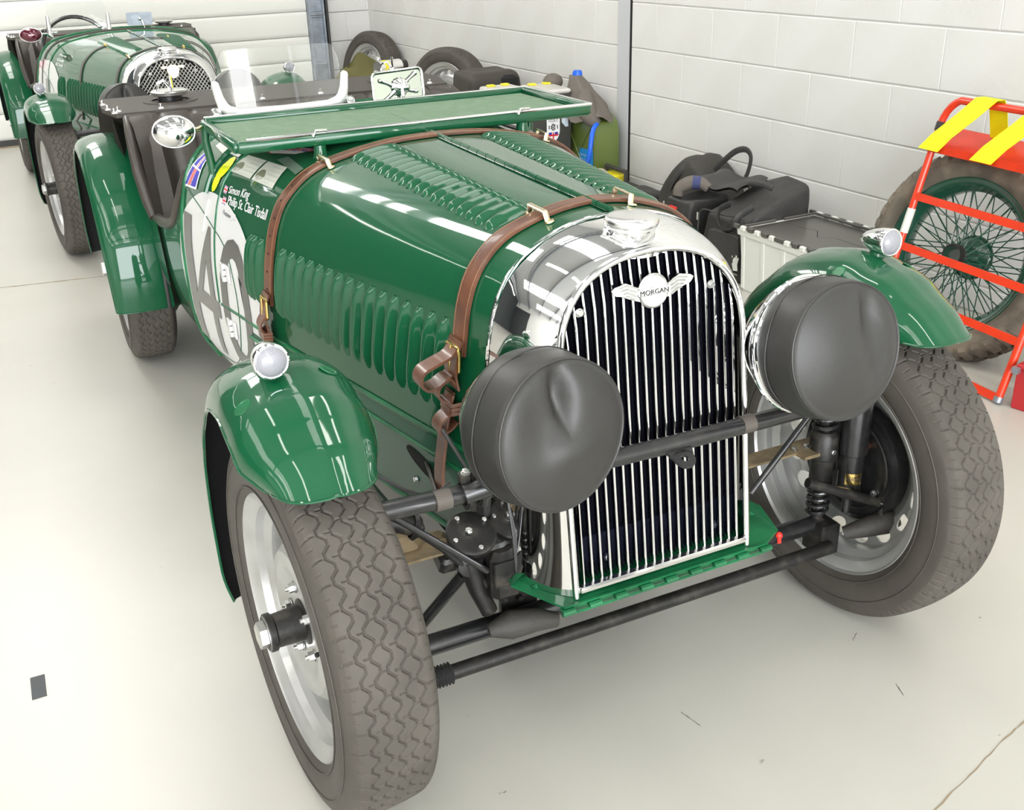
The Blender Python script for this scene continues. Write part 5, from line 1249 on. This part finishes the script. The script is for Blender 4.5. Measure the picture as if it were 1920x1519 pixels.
# ---- sack truck (origin at its right foot)
TH, LN, TW = -.0634, .2634, .603
T = thing('sack_truck', 'red tubular sack truck wound with yellow webbing, leaning over a wire wheel', 'trolley', (1.697, .53, 0), TH)
e_ = Vector((0, 1, 0)); up_ = Vector((math.sin(LN), 0, math.cos(LN)))
def tp(s, h, o=0.0): v = e_*s+up_*h+Vector((-math.cos(LN), 0, math.sin(LN)))*o; return v+Vector((0, 0, .012))
def railarc():
    P = [tp(0, 0), tp(0, .3), tp(0, .60), tp(0, .755)]
    for k in range(1, 7): a = PI/2*k/6; P.append(tp(.075-.075*math.cos(a), .755+.09*math.sin(a)))
    for k in range(1, 7): a = PI/2*k/6; P.append(tp(TW-.075+.075*math.sin(a), .755+.09*math.cos(a)))
    return P+[tp(TW, .60), tp(TW, .3), tp(TW, 0)]
g = G(); g.tube(railarc(), .0125, 12); tube_ = g.build('tube_frame', 'redpaint', T)
for h, nm in ((.513, 'cross_bar'), (.342, 'cross_bar'), (.188, 'cross_bar'), (.006, 'cross_bar')):
    a, b = tp(.0, h, .010), tp(TW, h, .010); g = G()
    rows = [[p+up_*q+n_ for q, n_ in ((-.0125, Vector((0, 0, 0))), (.0125, Vector((0, 0, 0))), (.0125, Vector((.004, 0, 0))), (-.0125, Vector((.004, 0, 0))))] for p in (a, b)]
    g.grid(rows, True, True, True); g.build('cross_bar', 'redpaint', T, smooth=False)
g = G(); rows = [[tp(s, .665, .03), tp(s, .690, .034), tp(s, .672, .0), tp(s, .755, -.075), tp(s, .758, -.070), tp(s, .676, .006)] for s in (.01, TW-.01)]
g.grid(rows, False); g.build('top_plate', 'redpaint', T, smooth=False)
g = G(); g.rod(tp(TW, .735), tp(TW, .765), .0145, 14); g.build('rubber_sleeve', 'seal', T)
g = G(); g.rod(tp(TW, .385), tp(TW, .470), .0140, 14); g.build('paper_tape', 'offwhite', T)
g = G(); g.rod(tp(0, -.006), tp(0, .012), .0145, 14); g.rod(tp(TW, -.006), tp(TW, .012), .0145, 14); g.build('foot_cap', 'galv', T)
g = G(); g.box((-.07, TW/2, .008), (.14, TW, .008)); 
def web(pts, w_, nm='webbing_strap'):
    g = G(); rows = []
    for i, (s, h, o) in enumerate(pts):
        a = Vector(pts[max(0, i-1)][:2]); b = Vector(pts[min(len(pts)-1, i+1)][:2]); d = (b-a).normalized() if (b-a).length > 1e-5 else Vector((0, 1)); q = Vector((-w_*.62, 0))
        rows.append([tp(s+q.x, h+q.y, o), tp(s-q.x, h-q.y, o), tp(s-q.x, h-q.y, o+.002), tp(s+q.x, h+q.y, o+.002)])
    g.grid(rows, True, True, True); return g.build(nm, 'strapyel', T, smooth=False)
for s0 in (.415, .185, -.045):
    web([(s0+.165, .668, .040), (s0+.13, .72, .036), (s0+.06, .80, .026), (s0+.015, .858, .018), (s0+.0, .866, .0)], .072)
    web([(s0+.0, .866, -.002), (s0-.005, .85, -.016), (s0-.01, .78, -.050), (s0-.012, .71, -.085)], .060)
# ---- wire wheel behind the truck
def radial_wheel(parent, R_, spokes=True):
    pass
WN = Vector((math.cos(LN), 0, -math.sin(LN)))     # away from the photographer, in the truck's frame
wc = tp(.437, .352, -.135)+Vector((0, 0, .0))
Mw = Matrix.Translation(Vector((1.697, .53, 0))) @ Matrix.Rotation(TH, 4, 'Z')
wcw = Mw @ wc; axis = (Mw.to_3x3() @ Matrix.Rotation(R(12), 3, 'Z') @ Vector((-math.cos(LN), 0, math.sin(LN)))).normalized()
W = thing('wire_spoked_wheel', 'dark green wire-spoked wheel with a muddy knobbly tyre, behind the red sack truck', 'wheel', (wcw.x, wcw.y, 0))
WF = Matrix.Translation((0, 0, wcw.z+.008)) @ axis.to_track_quat('Z', 'Y').to_matrix().to_4x4()
g = G(); g.lathe([(.246, .040), (.262, .060), (.285, .076), (.318, .070), (.338, .055), (.344, .030), (.346, 0), (.344, -.030), (.338, -.055), (.318, -.070), (.285, -.076), (.262, -.060), (.246, -.040)], WF, 96); ty = g.build('tyre', 'mudtyre', W, ang=50)
g = G(); nk = 44
for k in range(nk):
    for r0, h0, r1, h1, off in ((.345, .026, .318, .072, 0), (.345, -.026, .318, -.072, .5), (.348, .008, .348, -.020, .25)):
        a = 2*PI*(k+off)/nk; da = 2*PI/nk*.33
        rows = []
        for q in (0, 1):
            r = r0+(r1-r0)*q; h = h0+(h1-h0)*q; o = .012
            rows.append([WF @ Vector((rr*math.cos(aa), rr*math.sin(aa), h)) for rr, aa in ((r-.006, a-da), (r+o, a-da*.8), (r+o, a+da*.8), (r-.006, a+da))])
        g.grid(rows, True, True, True)
g.build('tread_lugs', 'mudtyre', W, smooth=False)['kind'] = 'stuff'
g = G(); g.lathe([(0.2586, .052), (0.2618, .056), (0.2576, .060), (0.2502, .056), (0.2438, .050), (0.2353, .048), (0.2332, .036), (0.2184, .024), (0.2162, 0), (0.2184, -.024), (0.2332, -.036), (0.2353, -.048), (0.2459, -.052), (0.2576, -.060), (0.2618, -.056), (0.2586, -.052), (0.2480, -.046), (0.2396, -.044), (0.2374, -.034), (0.2226, -.022), (0.2215, 0), (0.2226, .022), (0.2374, .034), (0.2396, .044), (0.2480, .048), (0.2586, .052)], WF, 96); rim = g.build('rim', 'wiregreen', W, ang=50)
g = G(); g.lathe([(.030, .075), (.036, .075), (.038, .070), (.038, .050), (.034, .045), (.034, -.03), (.062, -.036), (.074, -.042), (.076, -.050), (.030, -.052), (.030, .075)], WF, 40); hb = g.build('wheel_hub', 'wiregreen', W, ang=50)
g = G(); g.lathe([(.0302, .076), (.037, .076), (.039, .070), (.039, .045), (.031, .045), (.031, .02)], WF, 36); g.build('hub_flange', 'blackdirty', hb)
spm = G(); spm.rod((0, 0, 0), (0, 0, 1), .0021, 6); spm = spm.mesh('spoke', 'wiregreen')
nip = 0
for k in range(36):
    for rh, hh, lean, rr_, hr in ((.036, .058, .55, .218, -.012), (.070, -.040, -.42, .218, .014)):
        sgn = 1 if k % 2 else -1; a = 2*PI*k/36+(.05 if hh < 0 else 0); p = WF @ Vector((rh*math.cos(a), rh*math.sin(a), hh)); b_ = a+sgn*abs(lean); q = WF @ Vector((rr_*math.cos(b_), rr_*math.sin(b_), hr))
        d = q-p; o = bpy.data.objects.new('spoke', spm); C.objects.link(o); o.parent = W; o.matrix_basis = Matrix.Translation(p) @ d.to_track_quat('Z', 'Y').to_matrix().to_4x4() @ Matrix.Diagonal((1, 1, d.length, 1))
# ---- red metal box on the floor at the frame's edge
t = thing('red_tool_box', 'red painted metal box on the floor beside the foot of the sack truck', 'toolbox', (1.86, .34, 0), R(12))
g = G(); g.box((0, 0, .065), (.24, .36, .13), bev=.004); g.build('box_body', 'redbox', t, ang=30)
g = G(); g.box((0, 0, .138), (.246, .366, .016), bev=.004); g.tube([(-.04, -.06, .146), (-.04, -.055, .17), (-.04, .055, .17), (-.04, .06, .146)], .005, 8); g.build('lid', 'redbox', t, ang=30)
g = G(); g.rod((-.126, -.14, .126), (-.126, .15, .126), .004, 8); g.box((-.126, .178, .128), (.02, .02, .02)); g.build('lid_hinge', 'galv', t)
# ---- storage crate
t = thing('storage_crate', 'milky plastic crate with an interlocking dark grey lid, between the bags and the sack truck', 'crate', (1.885, 1.575, 0), R(1.5))
L2, W2, H2 = .265, .195, .262
g = G(); rows = []
for z, s in ((.0, .90), (.006, .915), (H2-.03, .985), (H2-.03, 1.02), (H2-.006, 1.03), (H2-.006, .97), (.02, .88)):
    rows.append([(sx*W2*s, sy*L2*s, z) for sx, sy in ((-1, -1), (1, -1), (1, 1), (-1, 1))])
g.grid(rows, True, True, True); g.build('crate_body', 'crate', t, smooth=False)
for sx in (-1, 1):
    for k in range(5):
        y = -.24+.12*k; g = G(); rows = [[(sx*(W2*s+.004), y-.008, z), (sx*(W2*s+.004), y+.008, z), (sx*(W2*s-.004), y+.008, z), (sx*(W2*s-.004), y-.008, z)] for z, s in ((.01, .92), (H2-.03, .985))]; g.grid(rows, True, True, True); g.build('side_rib', 'crate', t, smooth=False)
for k in range(3):
    x = -.10+.10*k; g = G(); rows = [[(x-.008, L2*s+.004, z), (x+.008, L2*s+.004, z), (x+.008, L2*s-.004, z), (x-.008, L2*s-.004, z)] for z, s in ((.01, .92), (H2-.03, .985))]; g.grid(rows, True, True, True); g.build('side_rib', 'crate', t, smooth=False)
for sgn in (-1, 1):
    # lid flap: toothed meeting edge
    P = [(sgn*.0+.02, -L2*.98), (.02, -.05), (-.03, .0), (.035, .07), (.02, .12), (.02, L2*.98)]
    P = [(x if sgn < 0 else x+.003, y) for x, y in P]; out = [(sgn*W2*.985, L2*.98), (sgn*W2*.985, -L2*.98)]
    g = G(); g.prism(P+out, .005, X((0, 0, H2-.012))); lf = g.build('lid_flap', 'lid', t, smooth=False)
    g = G(); g.tube([(sgn*W2*.96, -L2*.95, H2+.004), (sgn*W2*.96, L2*.95, H2+.004)], .006, 6); g.build('lid_rim', 'lid', lf)
    g = G(); g.tube([(sgn*W2*.93, L2*.95, H2+.004), (sgn*W2*.12, L2*.95, H2+.004)], .006, 6); g.build('lid_rim', 'lid', lf)
    for k in range(7):
        y = -.26+.0866*k; g = G(); ln_ = .028 if k != 3 else .05
        g.box((sgn*(W2*1.02), y+.02, H2+.002), (.014, ln_, .018), bev=.002); g.build('lid_knuckle', 'lid', lf)
        if k < 6: g = G(); g.box((sgn*(W2*1.02), y+.064, H2), (.016, .028, .020), bev=.003); g.build('hinge_tooth', 'crate', t)
# ---- bags
t = thing('sports_bag', 'black nylon kit bag with a white glove print and zip pocket, next to the crate', 'bag', (1.885, 2.010, 0), R(2))
def tilt(p):
    k = p.z/.33; return (p.x*(1-.10*k)+.03*k, p.y*(1-.05*k), p.z*(1+.42*(p.x/.36)-.12*p.y/.36)+.010*math.sin(p.y*23+p.x*9)*k)
soft((.35, .32, .325), .20, .014, 6, 3, 52, 30, .02, tilt).build('bag_body', 'nylon', t, ang=70)
g = soft((.03, .20, .15), .25, .006, 7, 9, 28, 16); g.build('front_pocket', 'nylon', t, ang=70, loc=(-.170, -.035, .055))
g = G(); g.tube(cr([(-.165, .150, .10), (-.168, .152, .20), (-.160, .140, .262), (-.162, .0, .268), (-.160, -.14, .275), (-.165, -.15, .20)], 40)[0], .0035, 6); g.build('zip', 'seal', t)
g = G(); g.tube(cr([(-.10, .03, .300), (-.165, .02, .285), (-.182, -.005, .235), (-.180, -.05, .215), (-.178, -.095, .24), (-.165, -.11, .285), (-.10, -.115, .315)], 36)[0], .010, 8, flat=(1.5, .35)); g.build('carry_handle', 'nylon', t)
g = G(); g.tube(cr([(.02, .06, .345), (.0, .03, .375), (.0, -.04, .385), (.02, -.09, .372)], 20)[0], .009, 8, flat=(1.5, .4)); g.build('carry_handle', 'nylon', t)
g = G(); g.box((-.180, .145, .235), (.005, .010, .034), bev=.002); g.build('zip_puller', 'alu', t)
glv = [(0, 0), (.026, .004), (.022, .03), (.030, .055), (.024, .058), (.020, .046), (.017, .064), (.011, .065), (.010, .048), (.004, .066), (-.002, .064), (.001, .046), (-.009, .060), (-.014, .056), (-.004, .036), (-.010, .024)]
g = G(); g.prism([(x, y*1.05) for x, y in glv], .002, Matrix.Translation((-.1865, -.118, .062)) @ Matrix(((0, 0, 1, 0), (-1, 0, 0, 0), (0, 1, 0, 0), (0, 0, 0, 1)))); g.build('glove_print', 'offwhite', t, smooth=False)
letter('print_lettering', 'gloveman', lambda u, v: (-.1865, -.085-.06*u, .044+.011*v), 'offwhite', t)
t = thing('rucksack', 'dark brown-black holdall with one handle standing up, against the wall behind the kit bag', 'bag', (2.095, 2.65, 0), R(2))
def hump(p): k = max(0, 1-((p.y-.02)/.36)**2); return (p.x, p.y*(1-.25*p.z/.3), p.z*(.30+.62*k))
soft((.23, .66, .40), .50, .016, 5, 11, 52, 30, 0, hump).build('bag_body', 'nylon2', t, ang=70)
g = G(); g.tube(cr([(-.04, -.12, .32), (-.03, -.17, .37), (-.02, -.24, .425), (-.01, -.30, .44), (-.01, -.335, .41), (-.02, -.33, .34), (-.03, -.30, .28)], 40)[0], .010, 8, flat=(1.4, .4)); g.build('raised_handle', 'nylon', t)
g = G(); g.tube(cr([(-.10, .16, .16), (-.115, .10, .24), (-.10, .04, .31), (-.05, .01, .355)], 24)[0], .009, 6, flat=(1.8, .3)); g.tube(cr([(-.05, .01, .355), (-.09, -.06, .32), (-.11, -.12, .25)], 20)[0], .004, 6); g.build('webbing_trim', 'nylon', t)
t = thing('open_holdall', 'open black holdall with a red tag and end pocket, left of the kit bag', 'bag', (1.82, 2.315, 0), R(2))
soft((.24, .17, .285), .22, .014, 6, 21, 44, 26, .05).build('bag_body', 'nylon', t, ang=70)
g = soft((.03, .13, .15), .3, .006, 7, 5, 24, 14); g.build('end_pocket', 'nylon', t, ang=70, loc=(-.122, .01, .04))
g = G(); g.box((-.130, .01, .238), (.006, .055, .016), bev=.003); g.build('red_tag', 'redplastic', t)
g = G(); g.box((-.129, .080, .235), (.005, .008, .034), bev=.002); g.build('zip_puller', 'alu', t)
g = G(); rows = [[Vector((.02+.16*u, .10-.34*v+.02*math.sin(6*u), .315+.035*u+.012*math.sin(9*v)+.02*v)) for u in [k/8 for k in range(9)]] for v in [k/12 for k in range(13)]]; g.grid(rows); g.grid([[p-Vector((0, 0, .012)) for p in r] for r in rows]); g.build('open_flap', 'nylon', t, ang=60)
t = thing('rolled_cloth', 'grey and blue rolled cloth poking out of the open holdall', 'cloth', (1.80, 2.335, .27), R(10))
g = G(); g.tube(cr([(-.04, .05, .0), (-.03, .045, .035), (0, .015, .058), (.03, -.02, .058), (.05, -.05, .035)], 20)[0], [.022+.008*math.sin(PI*i/19) for i in range(20)], 16); g.build('roll', 'jacket', t, ang=80)
g = G(); g.tube([(.008, .006, .060), (.030, -.020, .058)], [.031, .030], 16); g.build('blue_band', mat('navy_cloth', (.05,.06,.16), .8), t)
t = thing('drinks_bottle', 'clear water bottle with a light blue cap beside the open holdall', 'bottle', (1.80, 2.475, 0))
g = G(); g.lathe([(0, 0), (.030, 0), (.033, .01), (.033, .10), (.031, .11), (.033, .12), (.032, .145), (.027, .16)], X(), 24); g.build('bottle_body', 'glass', t)
g = G(); g.lathe([(.028, .155), (.029, .16), (.029, .195), (.026, .205), (0, .206)], X(), 24); g.build('cap', 'bluecap', t)
# ---- black and yellow tool case, dark pouch
t = thing('tool_case', 'black and yellow tool tote with a handle, by the grey wall strip', 'toolbox', (2.045, 3.39, 0), R(0))
g = G(); g.box((0, 0, .05), (.16, .26, .10), bev=.01); g.build('tote_body', 'toolblack', t, ang=30)
g = G(); g.tube([(0, -.10, .08), (0, -.10, .175), (0, .10, .175), (0, .10, .08)], .013, 10); g.build('handle', 'toolblack', t)
g = G(); g.box((-.01, .02, .125), (.09, .13, .05), bev=.01); g.box((-.07, -.10, .108), (.08, .08, .012), bev=.003); g.build('yellow_insert', 'yplast', t, ang=30)
t = thing('dark_pouch', 'dark blue-black pouch on the floor between the tote and the bags', 'pouch', (2.06, 3.13, 0))
soft((.14, .24, .12), .5, .008, 8, 31).build('pouch_body', 'nylon', t, ang=70)
# ---- big black tool chest, organisers on top
t = thing('tool_chest', 'tall charcoal plastic tool chest with a white shield sticker, left of the jerrycan', 'toolbox', (1.79, 3.93, 0), R(-3))
t.scale = (.80, .95, .93)
g = G(); rows = [[(sx*.22*s, sy*.20*s, z) for sx, sy in ((-1, -1), (1, -1), (1, 1), (-1, 1))] for z, s in ((0, .93), (.02, .96), (.46, 1.0), (.475, 1.03), (.485, 1.03))]; g.grid(rows, True, True, True); g.build('chest_body', 'toolblack', t, smooth=False)
g = G(); g.box((0, 0, .515), (.452, .41, .06), bev=.012); g.build('chest_lid', 'toolblack', t, ang=30)
g = G(); g.box((.10, -.206, .20), (.10, .012, .07), bev=.004); g.build('catch_recess', 'void', t)
def shield(u, v):
    hw_ = .5 if v > .45 else .5*math.sqrt(max(0, 1-((.45-v)/.45)**1.7))
    if abs(u-.5) > hw_: return None
    if abs(u-.5) > hw_-.06 or v > .97: return (.75,.76,.78)
    if v < .38: 
        if abs(u-.5) < .045 or abs(v-.26) < .035: return (.62,.02,.03)
        if .28 < v < .38 and abs(u-.5) > .10 and abs(u-.5) < .34: return (.03,.03,.35)
        return (.8,.8,.8)
    c = math.hypot(u-.5, (v-.60)*1.25)
    if c < .05 or .10 < c < .15 or (c < .2 and int(math.atan2(v-.6, u-.5)*2.6) % 2): return (.05,.05,.05)
    if .52 < v < .68 and .28 < abs(u-.5) < .36: return (.05,.05,.05)
    return (.82,.82,.82)
decal('shield_sticker', lambda u, v: (.03+.10*u, -.2035, .31+.14*v), 40, 54, shield, t)
letter('shield_lettering', 'H.S.R.C', lambda u, v: (.045+.07*u, -.2045, .424+.016*v), 'txtdark', t, .004)
decal('small_sticker', lambda u, v: (.145+.05*u, -.2035, .39+.05*v), 8, 8, lambda u, v: (.62,.70,.78) if u+v > .5 else None, t)
for i, (px, py, pz, sx_, sy_, rz_, lab) in enumerate(((1.685, 3.99, .5075, .19, .30, 2, 'clear lidded organiser case, left one on top of the tool chest'), (1.885, 3.90, .5075, .18, .28, -3, 'clear lidded organiser case, right one on top of the tool chest'))):
    o = thing('organiser_case', lab, 'organiser', (px, py, pz), R(rz_), 'organiser cases on the tool chest')
    g = G(); g.box((0, 0, .015), (sx_, sy_, .03), bev=.006); g.build('case_tray', 'toolblack', o, ang=30)
    g = G(); g.box((0, 0, .042), (sx_+.006, sy_+.006, .024), bev=.008); g.build('clear_lid', 'clearpl', o, ang=30)
    for q in range(2): g = G(); g.box((-sx_/2+.05+.09*q, sy_*.35, .058), (.045, .04, .012), bev=.004); g.build('yellow_catch', 'yplast', o, ang=30)
# ---- jerrycan with hose, jacket, oil can and gloves
t = thing('jerrycan', 'olive green metal jerrycan with a blue label, against the wall beside the tool chest', 'jerrycan', (2.065, 3.70, 0), R(2))
g = G(); P = [(-.08, 0), (.08, 0), (.082, .01), (.082, .37), (.060, .43), (.02, .455), (-.05, .44), (-.078, .40), (-.082, .36), (-.082, .01)]
P3 = [(-.17, .0), (.17, .0), (.175, .012), (.175, .33), (.155, .40), (.10, .435), (-.10, .435), (-.155, .40), (-.175, .33), (-.175, .012)]
rows = [[(x, y*s, .22+(z-.22)*s) for y, z in P3] for x, s in ((-.082, .93), (-.074, .985), (-.03, 1.0), (.03, 1.0), (.074, .985), (.082, .93))]
g.grid(rows, True, True, True); g.build('can_body', 'olive', t, ang=35)
for q in (-.03, 0, .03):
    g = G(); g.tube([(q, -.07, .43), (q, -.065, .468), (q, .065, .468), (q, .07, .43)], .007, 8); g.build('can_handle', 'olive', t)
g = G(); g.rod((0, .10, .42), (0, .13, .455), .026, 16); g.build('spout_cap', 'olive', t)
g = G(); g.grid([[(-.0832, -.155+.15*u, .10+.15*v) for u in (0, 1)] for v in (0, 1)]); g.build('blue_label', 'bluecap', t, smooth=False)
letter('label_lettering', 'Jerry Can', lambda u, v: (-.0842, -.020-.12*u, .205+.018*v), 'txt', t, .004); letter('label_lettering', '20 Litre', lambda u, v: (-.0842, -.020-.10*u, .178+.018*v), 'txt', t, .004)
for s, zz in ((-1, .25), (1, .25)):
    g = G(); g.tube([(-.084, -.13, .07), (-.086, .0, .22), (-.084, .13, .37)] if s > 0 else [(-.084, .13, .07), (-.086, 0, .22), (-.084, -.13, .37)], .004, 6); g.build('pressed_rib', 'olive', t)
t = thing('blue_hose', 'bright blue ribbed hose hanging down the front of the jerrycan', 'hose', (1.975, 3.56, 0))
g = G(); Pz = [(.03, -.03, .40), (-.01, -.055, .37), (-.035, -.075, .30), (-.045, -.075, .23), (-.045, -.035, .16), (-.04, .03, .11), (-.035, .09, .085)]; cc = cr(Pz, 50)[0]; g.tube(cc, [.0125+.0012*(i % 2) for i in range(50)], 10); g.build('hose', 'blue', t, ang=80)
g = G(); g.rod((-.03, .10, .075), (-.03, .135, .068), .015, 12); g.build('white_fitting', 'white', t)
t = thing('grey_jacket', 'grey-brown fleece draped over the jerrycan and a blue-topped bottle', 'jacket', (2.045, 3.76, .45), R(0))
g = G(); rows = []
for i in range(15):
    a = i/14; row = []
    for k in range(28):
        th = 2*PI*k/28; rx = (.035+.075*a**1.2)*(1+.10*math.sin(3*th+4*a)); ry = (.035+.15*a**1.1)*(1+.12*math.sin(2*th+3*a+1)); z = .17-.20*a**1.15-.02*math.sin(4*th)*a
        nv = noise.noise_vector(Vector((rx*8, th, a*5)))*.018*a; row.append(Vector((-.01+rx*math.cos(th), -.02*a+.06*(1-a)+ry*math.sin(th)-.05*a, z))+nv)
    rows.append(row)
g.grid(rows, True, True, False); g.build('draped_cloth', 'jacket', t, ang=80)
g = G(); g.tube(cr([(-.03, -.08, .08), (-.06, -.14, .03), (-.06, -.19, -.02), (-.03, -.22, -.06)], 16)[0], [.045+.012*math.sin(PI*i/15)-.018*(i/15)**2 for i in range(16)], 14); g.build('sleeve', 'jacket', t, ang=80)
g = G(); g.ball((-.05, .26, .115), .06, n=18, m=12, sq=(1, .9, .8)); g.build('hood_fold', 'jacket', t, ang=80)
t = thing('spray_bottle', 'blue bottle top showing above the grey fleece', 'bottle', (2.045, 3.82, .495))
g = G(); g.lathe([(0, 0), (.024, 0), (.024, .08), (.022, .10), (.028, .105), (.028, .135), (.022, .150), (0, .152)], X(), 20); g.build('bottle_body', 'blue', t)
t = thing('oil_can', 'yellow oil bottle under tan gloves, at the foot of the jerrycan', 'bottle', (1.90, 3.36, 0))
g = G(); g.box((0, 0, .055), (.07, .09, .11), bev=.012); g.build('yellow_body', 'yplast', t, ang=30)
g = G(); g.lathe([(.035, .11), (.035, .14), (.02, .155), (0, .155)], X(), 16); g.build('clear_neck', 'clearpl', t)
t = thing('work_gloves', 'crumpled tan work gloves lying on the yellow oil bottle', 'gloves', (1.905, 3.36, .157))
g = G()
for k in range(5): g.tube([(-.02+.012*k, -.07, .015+.004*(k % 2)), (-.015+.01*k, -.02, .030), (-.02+.012*k, .05, .018)], .012, 8)
g.build('gloves', mat('tan_glove_cloth', (.42,.38,.26), .8), t)
# ---- spare wheels by the back corner
def spare(nm, lab, loc, axis_, Z=.332):
    t = thing('spare_wheel', lab, 'wheel', (loc[0], loc[1], 0), 0, 'spare wheels against the wall')
    q = Vector(axis_).to_track_quat('X', 'Z').to_matrix().to_4x4(); Mx = Matrix.Translation((0, 0, Z)) @ q
    wv = put(DISC, 'wheel_disc', t, Mx); put(TYRE, 'tyre', t, Mx); put(TREAD, 'tread', t, Mx); return t
spare('a', 'spare wheel with a silver rim, beside the dark draped case', (1.87, 5.30), (-.90, -.42, .13))
spare('b', 'spare wheel standing in the back corner with khaki cloth hung on it', (1.85, 6.84), (-.93, -.28, .16))
t = thing('khaki_cloth', 'khaki and brown cloth bundled over the corner spare wheel', 'cloth', (1.70, 6.40, .30), R(10))
g = G(); rows = [[Vector((-.26+.52*u, -.06+.16*v, .0+.24*v*(1-abs(u-.45)*1.3)))+noise.noise_vector(Vector((u*4, v*4, 2)))*.05 for u in [k/14 for k in range(15)]] for v in [k/8 for k in range(9)]]; g.grid(rows); g.grid([[p+Vector((0, .02, 0)) for p in r] for r in rows]); g.build('folded_cloth', 'khaki', t, ang=60)
g = soft((.24, .14, .12), .6, .02, 8, 4); g.build('brown_rag', 'brownrag', t, ang=70, loc=(-.18, -.04, -.03))
t = thing('draped_case', 'black cloth draped over an upright case next to the silver spare wheel', 'case', (1.865, 4.66, 0), R(-6))
soft((.34, .38, .58), .22, .016, 4, 15, 44, 26).build('drape', 'tonneau', t, ang=70)
g = G(); g.box((.09, -.165, .51), (.12, .06, .11), bev=.02); g.build('open_pocket', 'void', t)
t = thing('metal_canister', 'small shiny metal canister on the rear deck edge by the spare wheel', 'canister', (.46, 2.45, .886), R(20))
g = G(); g.rod((-.05, 0, .028), (.055, 0, .028), .026, 20); g.build('can', 'chrome_soft', t)
g = G(); g.rod((-.03, 0, .028), (-.005, 0, .028), .0268, 20); g.build('yellow_band', 'yplast', t)
g = G(); g.rod((.055, 0, .028), (.085, 0, .028), .020, 16); g.build('valve_end', 'blackdirty', t)
